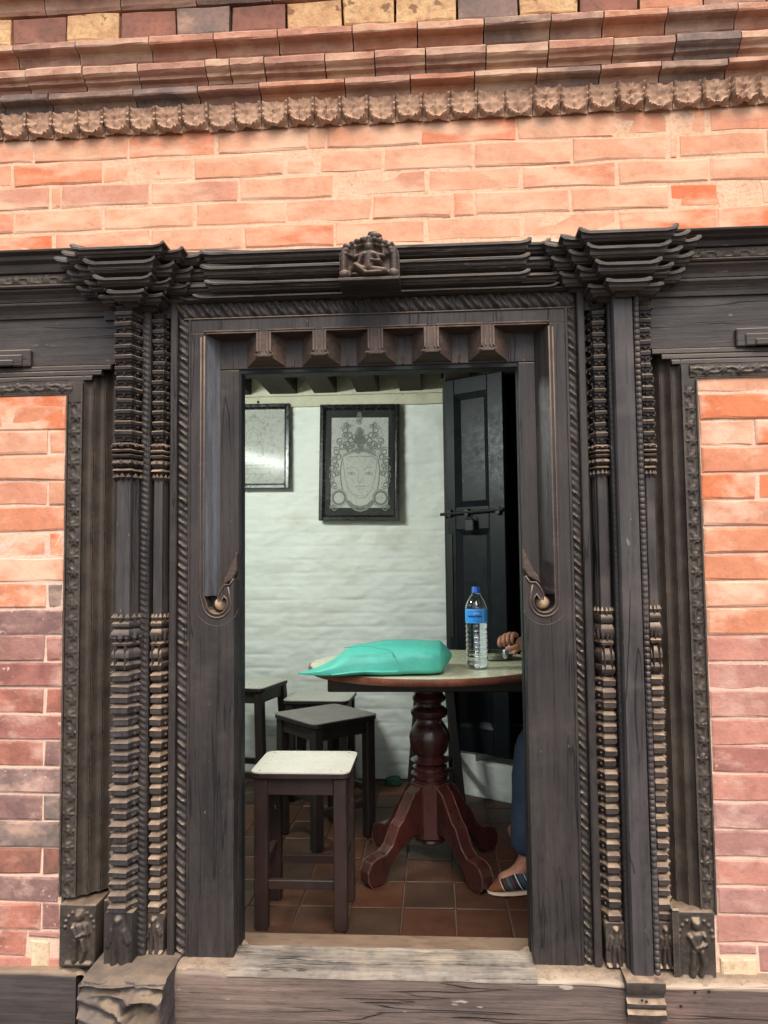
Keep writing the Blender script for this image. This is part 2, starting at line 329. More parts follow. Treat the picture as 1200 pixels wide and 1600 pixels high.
M['frame_black'] = surf('black_frame', (.010,.010,.010), (.006,.006,.006), scale=20, bump=.1, rough=.25, spec=.5)
M['mat_dark'] = surf('dark_mount', (.035,.037,.035), (.028,.030,.028), scale=20, bump=.05, rough=.6)
M['paper'] = surf('paper', (.74,.76,.68), (.70,.72,.65), scale=6, bump=.02, rough=.7)
M['ink'] = plain('grey_ink', (.33,.34,.31), .7)
M['ink2'] = plain('pale_grey_ink', (.40,.42,.37), .7)
M['glass'] = plain('picture_glass', (1,1,1), .12, trans=1, ior=1.13)
M['table_top'] = surf('laminate', (.52,.53,.37), (.47,.48,.34), speck=.03, scale=5, bump=.05, rough=.22, spec=.5)
M['table_wood'] = surf('polished_table_wood', (.046,.010,.008), (.022,.007,.006), scale=10, stretch=(1,1,.4), bump=.2, rough=.35, spec=.5, wear=.4, wearc=(.22,.12,.08), coord='obj', coat=.3)
M['table_edge'] = surf('table_edge_wood', (.15,.05,.028), (.08,.028,.017), scale=12, bump=.2, rough=.4, coord='obj')
M['stool_wood'] = surf('stool_wood', (.032,.016,.012), (.015,.009,.008), speck=.05, scale=9, stretch=(1,1,.3), bump=.3, rough=.5, wear=.45, wearc=(.20,.13,.09), coord='obj', spots=(60,.73,(.2,.15,.11)))
M['stool_dark'] = surf('dark_stool_wood', (.018,.013,.011), (.009,.007,.006), scale=9, stretch=(1,1,.3), bump=.3, rough=.5, wear=.3, wearc=(.10,.075,.06), coord='obj')
M['lam_white'] = surf('white_laminate', (.50,.49,.42), (.43,.42,.36), speck=.04, scale=7, bump=.08, rough=.35, spots=(30,.80,(.3,.26,.2)), coord='obj', wear=.5, wearc=(.2,.14,.1))
M['lam_grey'] = surf('grey_laminate', (.19,.165,.15), (.145,.125,.115), speck=.04, scale=9, bump=.12, rough=.45, coord='obj', spots=(40,.72,(.35,.32,.28)))
M['bag'] = surf('teal_bag_fabric', (.06,.37,.29), (.042,.27,.215), scale=13, bump=.55, bscale=42, dist=.007, rough=.55, spec=.35, spread=.6, speck=.06)
M['cap'] = plain('blue_cap', (.01,.10,.50), .4)
M['label'] = plain('blue_label', (.03,.27,.70), .4)
M['label_text'] = plain('dark_blue_print', (.015,.05,.34), .4)
M['label_white'] = plain('white_print', (.7,.8,.85), .4)
M['pet'] = plain('clear_plastic', (.97,.99,1), .03, trans=1, ior=1.42)
M['water'] = plain('water', (.96,.99,1), .0, trans=1, ior=1.33)
M['steel'] = plain('steel', (.55,.56,.56), .25, metal=1)
M['iron'] = plain('dark_iron', (.03,.03,.03), .5, metal=.6)
M['skin'] = surf('skin', (.36,.17,.10), (.30,.135,.08), scale=12, bump=.1, rough=.5, coord='obj')
M['jeans'] = surf('blue_denim', (.030,.045,.070), (.018,.028,.046), scale=14, bump=.3, bscale=300, dist=.001, rough=.9, coord='obj')
M['jacket'] = surf('black_cloth', (.016,.016,.018), (.010,.010,.012), scale=14, bump=.3, bscale=200, dist=.001, rough=.9, coord='obj')
M['hair'] = surf('black_hair', (.012,.010,.009), (.006,.005,.005), scale=30, stretch=(1,1,.2), bump=.5, rough=.5, coord='obj')
M['food'] = surf('green_food', (.12,.13,.03), (.07,.08,.02), scale=60, bump=.6, rough=.6)
M['shoe'] = None
M['sole'] = plain('pale_sole', (.55,.42,.30), .8)
M['green_cloth'] = plain('dark_green_cloth', (.01,.06,.035), .6)
M['ground'] = surf('stone_paving', (.10,.08,.066), (.07,.057,.048), scale=3, bump=.4, rough=.9)
M['tube'] = plain('lamp_tube', (.9,1,.95), .4, emit=(.86,1,.90), es=10)
M['lamp_body'] = plain('lamp_body', (.7,.7,.68), .4)

# striped shoe cloth
mt = bpy.data.materials.new('striped_cloth'); mt.use_nodes = True; nt_ = mt.node_tree; tc_ = node(nt_, 'ShaderNodeTexCoord')
sx_ = node(nt_, 'ShaderNodeSeparateXYZ'); nt_.links.new(tc_.outputs['Object'], sx_.inputs[0])
v_ = mth(nt_, 'ADD', mth(nt_, 'ADD', sx_.outputs[0], .09), mth(nt_, 'MULTIPLY', sx_.outputs[2], .55))
K = (.012,.014,.016)
col_ = ramp(nt_, mth(nt_, 'MULTIPLY', v_, 6.2), [(0,(.16,.05,.02)),(.10,(.55,.45,.35)),(.12,K),(.18,(.13,.02,.02)),(.21,K),(.25,(.05,.08,.08)),(.33,K),(.36,(.14,.015,.04)),(.39,K),(.48,(.6,.62,.6)),(.50,K),(.54,(.03,.05,.055)),(.64,K),(.67,(.3,.33,.33)),(.69,(.035,.045,.045)),(.9,(.02,.02,.02))], 'CONSTANT')
nt_.links.new(col_, nt_.nodes['Principled BSDF'].inputs['Base Color']); nt_.nodes['Principled BSDF'].inputs['Roughness'].default_value = .9
M['shoe'] = mt

# ------------------------------------------------------------------ outside ground
g = MB(); g.add([(-60,-80,-.42),(60,-80,-.42),(60,.2,-.42),(-60,.2,-.42)], [(0,1,2,3)])
go = g.build('ground', M['ground']); go['kind'] = 'structure'

# ------------------------------------------------------------------ brick wall
XL, XR = -1.62, 1.30
bw = thing('brick_wall', 'salmon brick facade with stepped moulded cornice around the carved wooden doorway', 'wall', (0, 0, -.42))
def jbox(mb, x0, x1, z0, z1, yf, yb, j=.0022, bev=.0032):
    """one brick: uneven face outline with chamfered arris, 3 cells wide"""
    n = 3 if x1-x0 > .12 else 1
    top = [(x0+(x1-x0)*i/n, z1) for i in range(n+1)]; bot = [(x0+(x1-x0)*i/n, z0) for i in range(n+1)]
    out = bot + top[::-1]
    out = [(p[0]+R.uniform(-j,j), p[1]+R.uniform(-j,j)) for p in out]
    cx, cz = (x0+x1)/2, (z0+z1)/2
    def inn(p):
        dx = bev+R.uniform(-.001,.0045); dz = bev+R.uniform(-.001,.004)
        x = p[0]+(dx if p[0] < x0+.01 else -dx if p[0] > x1-.01 else 0); z = p[1]+(dz if p[1] < cz else -dz); return (x, z)
    ins = [inn(p) for p in out]; m_ = len(out)
    vs = [(p[0], yf+R.uniform(-.0012,.0012), p[1]) for p in ins] + [(p[0], yf+bev*.7, p[1]) for p in out] + [(p[0], yb, p[1]) for p in out]
    fs = [(i, i+1, m_-2-i, m_-1-i) for i in range(n)]
    for k in (0, 1):
        fs += [(k*m_+i, k*m_+(i+1)%m_, (k+1)*m_+(i+1)%m_, (k+1)*m_+i) for i in range(m_)]
    mb.add(vs, fs)
def brick(x0, x1, z0, z1, mat, yf=0.0, yb=.06, j=.0022, name='brick'):
    b = MB(); jbox(b, x0+.0035, x1-.0035, z0+.003, z1-.003, yf, yb, j); return b.build(name, mat, bw)
# mortar beds
mb = MB(); mb.box(XL, XR, .0020, .25, 1.95, Z(149,-.02)); mb.build('mortar_bed', M['mortar_top'], bw)
mb = MB(); mb.box(XL, X(99)+.002, .0035, .25, -.42, 1.66); mb.build('mortar_bed', M['mortar'], bw)
mb = MB(); mb.box(X(1105)-.03, XR, .0035, .25, -.42, 1.66); mb.build('mortar_bed', M['mortar'], bw)
mb = MB(); mb.box(XL, XR, .012, .25, Z(149,-.02), 3.3); mb.build('mortar_bed', M['mortar'], bw)
mb = MB(); mb.box(XL, XL+.2, .16, .25, 1.66, 1.95); mb.box(XR-.2, XR, .16, .25, 1.66, 1.95); mb.build('mortar_bed', M['mortar'], bw)
rows = [(2.309,2.384,[-170,-20,52,200,339,481,511,657,808,961,1108,1230,1340],240),
        (2.238,2.309,[-160,20,160,302,445,498,600,740,895,1045,1062,1200,1340],270),
        (2.168,2.238,[-190,-60,78,95,235,375,522,667,815,965,1110,1240,1340],300),
        (2.098,2.168,[-150,22,160,305,447,582,707,742,892,1047,1190,1340],335),
        (2.028,2.098,[-190,-60,85,235,380,522,665,815,967,1122,1240,1340],370),
        (1.958,2.028,[-150,22,160,305,447,582,742,892,1047,1190,1340],400)]
for z0, z1, js, py in rows:
    for a, b_ in zip(js, js[1:]):
        brick(max(X(a,0,py), XL), min(X(b_,0,py), XR), z0, z1, M['brick_top'], R.uniform(-.002,.002), j=.003)
XBL = X(100); XBR = X(1104)
zl = [.217+.0726*k for k in range(-2, 20)]
for k, (z0, z1) in enumerate(zip(zl, zl[1:])):
    if z1 > 1.66: break
    js = [XL, X(-45), XBL] if k % 2 == 0 else [XL, X(-75), X(70), XBL]
    mt = M['brick_low'] if z1 < 1.03 else M['brick_mid']
    for i, (a, b_) in enumerate(zip(js, js[1:])):
        mm = mt
        if i == len(js)-2 and k % 2 == 1 and k in (5, 13): mm = M['brick_dark']
        if k == 3: mm = M['brick_red']
        if i == len(js)-2 and k in (4,) : mm = M['brick_dark']
        if k == 0:
            if i == 0: brick(a, X(50), z0, z1, M['brick_low']); 
            if i == 1: brick(X(50), XBL, z0+.048, z1, M['brick_pink'], name='brick'); brick(X(52), X(86), z0-.03, z0+.046, M['stone_cream'], name='stone')
            continue
        brick(a, b_ - (R.uniform(0,.005) if b_ == XBL else 0), z0, z1, mm, R.uniform(-.003,.003))
brick(XL, XBL, zl[0]-.07, zl[0], M['brick_pink'])
brick(XL, X(106), zl[0]+.0726*20-.002, 1.625, M['brick_mid'])
zr = [.073+.0718*k for k in range(0, 23)]
for k, (z0, z1) in enumerate(zip(zr, zr[1:])):
    if z1 > 1.66: break
    js = [XBR, X(1250) if k % 2 else X(1225), XR]
    if k in (19, 17): js = [XBR, X(1180,0,700), XR]
    if k == 0: js = [X(1166), X(1240), XR]
    mt = M['brick_pink'] if z1 < .98 else M['brick_mid']
    for a, b_ in zip(js, js[1:]): brick(a+(R.uniform(0,.004) if a == XBR else 0), b_, z0, z1, mt if not (k in (7,) ) else M['brick_low'], R.uniform(-.003,.003))
brick(XBR+.004, X(1166), .073+.043, .1448, M['brick_pink'])
brick(XBR+.006, X(1165), .042, .112, M['stone_cream'], yf=-.004, name='stone')
brick(XBR, XR, .0, .071, M['brick_pink'])

# carved clay frieze: lotus petals
FZ0, FZ1 = Z(188,-.02), Z(149,-.02)-.001; FW = .0765
def petal(u, v):
    x = (u/FW-.5)*2; z = v/(FZ1-FZ0)
    d = sqrt(x*x + (max(0, .52-z)*1.9)**2)
    th = atan2(x, .55-z)
    h = .004 + .019*exp(-((d-.86)/.13)**2)*(.68+.32*cos(22*th))
    h += .009*exp(-(d/.62)**2)*(.6+.4*cos(9*th)) + .015*exp(-(x/.17)**2-((z-.26)/.13)**2) + .008*exp(-(x/.14)**2-((z-.62)/.22)**2)
    if d > 1.04: h = -.006
    return h
fx = XL; k = 0
pm = None
while fx < XR-.02:
    f = MB(); ph = R.uniform(0, 9); amp = R.uniform(.55, 1.15); dz = R.uniform(-.003,.003)
    f.hf(fx+.001, fx+FW-.001, FZ0+dz, FZ1+dz, 16, 14, lambda u, v: petal(u, v)*amp+.006*noise.noise(Vector((u*45+ph, v*45, ph))), y=-.012)
    f.box(fx+.001, fx+FW-.001, -.007, .03, FZ0+.008, FZ1)
    f.build('frieze_tile', M['frieze'], bw, smooth=False, auto=50)
    fx += FW
# moulded corbel courses
def corbel(z0, z1, yf, pxs, py, style):
    js = [X(p, yf, py) for p in pxs]
    for a, b_ in zip(js, js[1:]):
        a = max(a, XL); b_ = min(b_, XR)
        if b_-a < .02: continue
        h = z1-z0; y = yf+R.uniform(-.003,.003); t = R.uniform(-.002,.002)
        if style == 0:   # square lip over a cavetto
            pr = [(.06,z0+.003),(y+.042,z0+.003),(y+.036,z0+h*.16),(y+.032,z0+h*.42),(y+.028,z0+h*.52),(y+.003,z0+h*.58+t),(y,z0+h*.64+t),(y+.001,z1-.006),(y+.006,z1-.002),(.06,z1-.002)]
        else:            # roll over a fillet
            pr = [(.06,z0+.003),(y+.036,z0+.003),(y+.034,z0+h*.22),(y+.018,z0+h*.27),(y+.016,z0+h*.40),(y+.006,z0+h*.46+t),(y,z0+h*.56+t),(y,z1-.008),(y+.006,z1-.002),(.06,z1-.002)]
        b = MB(); b.profx(pr, a+.002, b_-.002, 4, .0012); b.build('brick', M['brick_cornice'] if R.random() > .05 else M['brick_dark'], bw)
yc = [-.035, -.058, -.081]
zz = [Z(149, -.03), Z(111, -.058), Z(70, -.081), Z(29, -.10)]
corbel(zz[0], zz[1], -.045, [-220,-70,0,75,207,308,404,538,641,742,840,940,1035,1140,1240,1350], 130, 0)
corbel(zz[1], zz[2], -.068, [-200,-60,40,128,214,320,358,412,507,585,665,760,858,960,1058,1160,1260,1360], 90, 1)
corbel(zz[2], zz[3], -.090, [-240,-100,20,117,232,333,433,550,652,757,862,945,1045,1155,1250,1350], 50, 0)
tops = [(-210,-80,'brick_red'),(-80,18,'stone_yellow'),(18,103,'brick_red'),(103,187,'stone_yellow'),(187,275,'brick_red'),(275,360,'brick_grey'),(360,447,'brick_red'),(447,535,'stone_yellow'),(535,618,'stone_yellow'),(618,715,'stone_yellow'),(715,810,'brick_grey'),(810,905,'stone_yellow'),(905,1000,'brick_red'),(1000,1100,'brick_cornice'),(1100,1200,'brick_cornice'),(1200,1330,'brick_cornice')]
for a, b_, mt in tops:
    brick(max(X(a,-.075,20),XL), min(X(b_,-.075,20),XR), zz[3]+.002, zz[3]+.085, M[mt], yf=-.072+R.uniform(-.006,.002), name='brick' if 'stone' not in mt else 'stone', yb=.02)
for z0, z1, yf in ((zz[3]+.09, zz[3]+.16, -.11),):
    corbel(z0, z1, yf, [-200,-60,60,180,300,420,540,660,780,900,1020,1140,1250,1350], 0, 0)

# ------------------------------------------------------------------ carved doorway
dw = thing('carved_doorway', 'dark carved wooden doorway with pilasters, tiered cornice and a seated figure above the lintel', 'doorway', (X(600), 0, .08))
SZ = .088    # sill top
DB = .075     # back of the door frame
XI = -.554; XO = X(824)    # inner jamb edges
# --- strips (height fields)
def rope(u, v, w_, p=.0165, s=1):
    a = (v_norm(u, w_)); 
    return max(0, w_*.42*sqrt(max(0, 1-a*a)))*(.62+.38*abs(cos(pi*(v/p+s*a*.42))))
def v_norm(u, w_): return max(-1, min(1, (u/w_-.5)*2))
def beads(u, v, w_, p=.0155):
    a = v_norm(u, w_); b = ((v/p) % 1 - .5)*2
    return w_*.5*sqrt(max(0, 1-a*a-b*b*.85))
def leafy(u, v, w_, p=.021):
    a = v_norm(u, w_); t = (v/p + a*.55) % 1
    e = max(0, 1-abs(a)**4)
    return e*(.0015+.0075*(sin(pi*t)**.7 if t < .62 else .15)) * (1+.35*sin(v*93+a*2))
def vine(u, v, w_, L=.088):
    a = v_norm(u, w_); ph = 2*pi*v/L
    c = .42*sin(ph); h = .006*exp(-((a-c)/.2)**2)
    k = floor(v/(L/2)+.5); vc = k*L/2; s = 1 if k % 2 == 0 else -1
    vc = (k)*L/2
    du = (a - 0.12*s)*w_/2; dv = v-vc; r = sqrt(du*du+dv*dv); th = atan2(dv, du)
    R0 = w_*.40
    if r < R0*(.80+.2*cos(6*th)): h = max(h, .0075*(1-.35*(r/R0)**2) if r > R0*.30 else .0045+.005*(r < R0*.22))
    lf = exp(-((a+c*.9)/.26)**2)*abs(sin(ph+.7))**2*.006; h = max(h, lf*(.7+.3*cos(v*480+a*3)))
    return h*(1 if abs(a) < .9 else 0)+.0002
def zstrip(x0, x1, z0, z1, y, fn, nx=8, dz=.0033, wear=1, slope=0):
    w_ = x1-x0; mb = MB(); o = R.uniform(0, 5)
    mb.hf(x0, x1, z0, z1, nx, int((z1-z0)/dz), lambda u, v: fn(u, v, w_)*(.85+.3*noise.noise(Vector((u*20, v*18, o))))+slope*u, y=y)
    return mb
def xstrip(x0, x1, z0, z1, y, fn, nz=8, dx=.0033, slope=0):
    w_ = z1-z0; mb = MB(); o = R.uniform(0, 5)
    mb.hf(x0, x1, z0, z1, int((x1-x0)/dx), nz, lambda u, v: fn(v, u, w_)*(.85+.3*noise.noise(Vector((v*20, u*18, o))))+slope*v, y=y)
    return mb
def relief(shapes, base=0.0):
    def f(u, v):
        h = base
        for (x1, z1, x2, z2, r, hh) in shapes:
            dx, dz = x2-x1, z2-z1; L2 = dx*dx+dz*dz
            t = 0 if L2 == 0 else max(0, min(1, ((u-x1)*dx+(v-z1)*dz)/L2))
            d = sqrt((u-x1-t*dx)**2+(v-z1-t*dz)**2)/r
            if d < 1: h = max(h, base+hh*sqrt(1-d*d))
        return h + .0008*noise.noise(Vector((u*150, v*150, 0)))
    return f

# --- jambs
def jamb(side):
    S = -1 if side == 'L' else 1
    xin = XI if S < 0 else XO
    # px of outer boundary of plain face, channel edge
    px = dict(out=294, ch=319, chb=344) if S < 0 else dict(out=900, ch=862, chb=846)
    if S < 0: xo, xc, xb = X(295), X(319,0,700), X(344,.055,700)
    else: xo, xc, xb = X(899,0,1050), X(862,0,700), X(838,.055,700)
    ztop = Z(512)
    j = MB()
    # scroll outline
    cx, cz = (X(339,0,943), W(339,943).z) if S < 0 else (X(851,0,940), W(851,940).z)
    rr = .030
    pts = [(xo, SZ-.01), (xin, SZ-.01), (xin, W(600,902).z)]
    tip = (cx - S*.018, cz+.045)
    diag = [(xin, W(600,902).z), (xin+S*.012, W(600,905).z-.012), (cx-S*.022, cz+.052), (cx-S*.010, cz+.036), (cx-S*.002, cz+.020), (cx-S*.004, cz+.006), (cx-S*.014, cz+.008), (cx-S*.020, cz+.020)]
    arc = [(cx - S*rr*cos(a), cz - rr*sin(a)) for a in [radians(t) for t in range(-20, 181, 20)]]
    if S < 0: arc = arc
    bound = diag + arc + [(xc, cz+.02)]
    outline = [(xo, SZ-.01), (xin, SZ-.01)] + bound + [(xc, ztop), (xo, ztop)]
    j.poly(outline, 0.0, .056)
    jo = j.build('door_jamb', M['wood'] if S < 0 else M['wood'], dw, bevel=.0015)
    # sloping channel face
    s = MB(); e = S*.001
    s.add([(xc-e*0,0.001,cz+.02),(xb,.0555,cz+.02),(xb,.0555,ztop+.03),(xc,.001,ztop+.03)], [(0,1,2,3)])
    s.add([(xc,.056,cz+.02),(xc,.056,ztop+.03)], [])
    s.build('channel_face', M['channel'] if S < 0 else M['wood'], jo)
    # recessed plate behind (runs full height)
    b = MB(); b.box(min(xin, xo), max(xin, xo), .056, DB, SZ-.01, Z(572,.056)); b.build('back_plate', M['wood'], jo, bevel=.002)
    # a raised leaf-shaped blade lying in the channel above the scroll
    lf = MB(); zt = W(600,870).z
    lf.poly([(xin, zt+.02), (xin+S*.030, zt-.045), (cx-S*.012, cz+.070), (cx-S*.004, cz+.048), (xin+S*.012, zt-.058), (xin, zt-.035)], .030, .056)
    lf.build('scroll_leaf', M['wood_brown'], jo, bevel=.003)
    # double rim following the boundary
    rm = MB()
    pp = [(p[0], -.001, p[1]) for p in bound] + [(xc, -.001, cz+.1), (xc, -.001, ztop-.01)]
    rm.tube(pp, .0026, 6)
    def off(p, d):
        v = Vector((p[0]-cx, p[1]-cz)); 
        return (p[0]+(v.x/v.length*d if v.length else 0), -.001, p[1]+(v.y/v.length*d if v.length else 0))
    rm.tube([(cx-S*.022-S*.009, -.001, cz+.045)]+[off(p, .010) for p in arc[1:-1]]+[(xc+S*.010, -.001, cz+.03), (xc+S*.010, -.001, ztop-.012)], .0024, 6)
    rm.build('scroll_rim', M['wood_brown'], jo, smooth=True)
    dd = MB(); dd.blob((cx, .05, cz-.004), (.022, .016, .018), 10); dd.build('dust_pile', M['stone_cream'], jo, smooth=True)
    # incised semicircle below the scroll
    ic = MB(); ic.tube([(cx+.062*cos(a), .0, cz-.062*sin(a)) for a in [radians(t) for t in range(15, 170, 12)]], .0012, 5); ic.build('incised_arc', M['wood_grey'], jo)
    # carved border and outer fillet
    if S < 0: a0, a1, a2, a3 = X(263,-.01), X(274,-.01), X(276), X(293)
    else: a3, a2, a1, a0 = X(900), X(915), X(917,-.01), X(929,-.01)
    lo, hi = min(a2,a3), max(a2,a3)
    zt2 = Z(462)
    st = zstrip(lo, hi, SZ, zt2, .004, leafy if S > 0 else leafy); so = st.build('carved_border', M['wood'], dw, auto=60); so['kind'] = 'stuff'
    bk = MB(); bk.box(min(a0, xo), max(a0, xo), .009, DB, SZ-.004, zt2); bk.build('border_back', M['wood'], dw)
    fl = MB(); fl.box(min(a0,a1), max(a0,a1), -.012, .009, SZ-.002, zt2+.01); fl.build('fillet', M['wood'] if S<0 else M['wood'], dw, bevel=.003)
    f2 = MB(); xx = (X(293),X(296)) if S < 0 else (X(897),X(901)); f2.box(xx[0], xx[1], -.004, .01, SZ-.001, Z(490)); f2.build('fillet', M['wood'], dw, bevel=.001)
    return xo, xc
jL = jamb('L'); jR = jamb('R')

# --- lintel
lz_c0, lz_c1, lz_p1, lz_b = Z(490), Z(464), Z(512), Z(570, .05)
lt = MB(); x0, x1 = jL[0], jR[0]
lt.box(x0, x1, 0.0, .05, lz_p1, lz_c0)                        # plain rail
lt.box(x0, x1, .008, DB, lz_c0, lz_c1)
lt.box(x0+.001, x1-.001, .056, DB, lz_b, lz_c0)               # recessed board
lto = lt.build('lintel', M['wood'], dw, bevel=.0015)
d_ = .056
pit = [(jL[1], X(403,0,530)), (X(421,0,530), X(491,0,530)), (X(507,0,530), X(577,0,530)), (X(596,0,530), X(665,0,530)), (X(683,0,530), X(754,0,530)), (X(770,0,530), jR[1])]
bk = [(X(344,d_,560), X(386,d_,560)), (X(447,d_,560), X(472,d_,560)), (X(533,d_,560), X(557,d_,560)), (X(620,d_,560), X(643,d_,560)), (X(707,d_,560), X(731,d_,560)), (X(793,d_,560), X(838,d_,560))]
zf = Z(550); zb = Z(569, d_); zt_ = lz_p1; ztb = Z(526, d_)
for i in range(5):
    b = MB(); a, c = pit[i][1], pit[i+1][0]; A, Cc = bk[i][1], bk[i+1][0]
    vs = [(a,.001,zt_),(c,.001,zt_),(c,.001,zf),(a,.001,zf),(A,d_,ztb),(Cc,d_,ztb),(Cc,d_,zb),(A,d_,zb),(A-.0,d_,zt_),(Cc,d_,zt_)]
    # front, underside, flanks
    b.add(vs, [(0,1,2,3),(3,2,6,7),(0,3,7,4),(2,1,5,6),(0,4,8),(1,9,5),(0,8,9,1),(4,7,6,5,9,8)])
    # mouldings around the front face
    b.cur = 1
    for off_, r_ in ((.007,.0022),(-.002,.0030)):
        b.tube([(a+off_,-.001,zt_),(a+off_,-.001,zf+.012),(a-.010+off_,.004,zf+.002-off_*.4),(c+.010-off_,.004,zf+.002-off_*.4),(c-off_,-.001,zf+.012),(c-off_,-.001,zt_)], r_, 6)
    b.build('lintel_block', [M['wood_brown'], M['rim']], lto, recalc=True)
for i, ((a, c), (A, Cc)) in enumerate(zip(pit, bk)):
    t = MB(); t.add([(a,.0005,zt_),(c,.0005,zt_),(Cc,d_-.0005,ztb),(A,d_-.0005,ztb),(a,d_,zt_+.004),(c,d_,zt_+.004)], [(0,1,2,3),(0,3,4),(1,5,2)])
    t.build('recess_top', M['wood_brown'], lto)
    t = MB(); t.tube([(a-.002,-.001,zt_+.004),(c+.002,-.001,zt_+.004)], .0022, 6); t.tube([(a+.004,-.001,zt_-.002),(c-.004,-.001,zt_-.002)], .0018, 6); t.build('recess_rim', M['rim'], lto)
    if 0 < i < 5:
        t = MB(); xm = (A+Cc)/2; t.tube([(xm-.004,d_-.002,zb),(xm,d_-.004,zb+.022)], .003, 5); t.build('peg', M['wood_brown'], lto)
cs = xstrip(X(276,0,475), X(900,0,475)-.01, lz_c0+.003, lz_c1-.002, .000, lambda a, b_, c: leafy(a, b_, c, .026)*1.35, nz=12, dx=.0026); o = cs.build('carved_border', M['wood'], lto, auto=60, stuff=True)
ff = MB(); ff.box(X(265,-.01,460), X(914,-.01,460), -.016, .01, lz_c1-.002, lz_c1+.010); ff.box(x0-.02,x1+.02,-.004,.01,lz_c0-.003,lz_c0+.003); ff.build('fillet', M['wood_h'], lto, bevel=.003)
# dark inner frame behind the opening
inf = MB()
inf.box(XI-.02, XI+.006, DB-.015, DB+.03, SZ-.03, lz_b+.01)
inf.build('inner_frame', M['black_wood'], dw, bevel=.002)
inf = MB(); inf.box(XO-.003, XO+.03, DB-.015, DB+.03, SZ-.03, lz_b+.01); inf.build('inner_frame', M['black_wood'], dw, bevel=.002)
inf = MB(); inf.box(XI-.02, XO+.03, DB-.014, DB+.04, lz_b-.014, lz_b+.03); inf.build('inner_frame', M['black_wood'], dw, bevel=.002)

# --- backing board filling everything behind pilasters and wings
for (a, b_) in ((X(100), X(265)), (X(927), X(1106))):
    k = MB(); k.box(a, b_, .085, .25, SZ-.05, 1.98); k.build('backing_board', M['black_wood'], dw)
k = MB(); k.box(X(100), X(1106), .035, .2, Z(462), 1.99); k.build('backing_board', M['wood_h'], dw)
k = MB(); k.box(XL+.2, X(100), .03, .2, 1.66, 1.975); k.build('backing_board', M['wood_h'], dw)
k = MB(); k.box(X(1106), XR-.2, .03, .2, 1.66, 1.975); k.build('backing_board', M['wood_h'], dw)

# --- side mouldings next to the brick panels
def sidemould(S):
    if S < 0: xa, xv, xm, top = X(101), X(124), X(166), Z(575)
    else: xa, xv, xm, top = X(1103), X(1081), X(1037), Z(555)
    zb0 = Z(1408) if S < 0 else Z(1418)
    lo, hi = min(xa,xv), max(xa,xv)
    zs_top = 1.665 if S < 0 else 1.665
    v = zstrip(lo+.002, hi, zb0, 1.60, -.004, vine, nx=12, dz=.003); vo = v.build('vine_border', M['wood_vine'], dw, auto=60, stuff=True)
    bb = MB(); bb.box(lo, hi, -.003, .09, zb0, 1.664); bb.build('border_back', M['wood_vine'], dw)
    e = MB(); e.box(xa-.003 if S<0 else xa-.001, xa+.001 if S<0 else xa+.003, -.010, .02, zb0, 1.62); e.box(xv-.002, xv+.002, -.010, .02, zb0, 1.655); e.build('fillet', M['wood_vine'], dw)
    # three hollow flutes stepping back
    n = 3; 
    for i in range(n):
        f = MB(); p = []
        a = xv + (xm-xv)*i/n; b_ = xv+(xm-xv)*(i+1)/n; ya = -.004+i*.022; yb_ = ya+.022
        for t in range(7):
            tt = t/6; p.append((a+(b_-a)*tt, ya + .010*sin(pi*tt) + .016*tt))
        p += [(b_, .09), (a, .09)]
        f.profz(p, zb0-.002, 1.625+.034+.003+(i+1)*.016, nseg=1); f.build('hollow_moulding', M['wood_vine'], dw, auto=40)
    return zb0
zbL = sidemould(-1); zbR = sidemould(1)

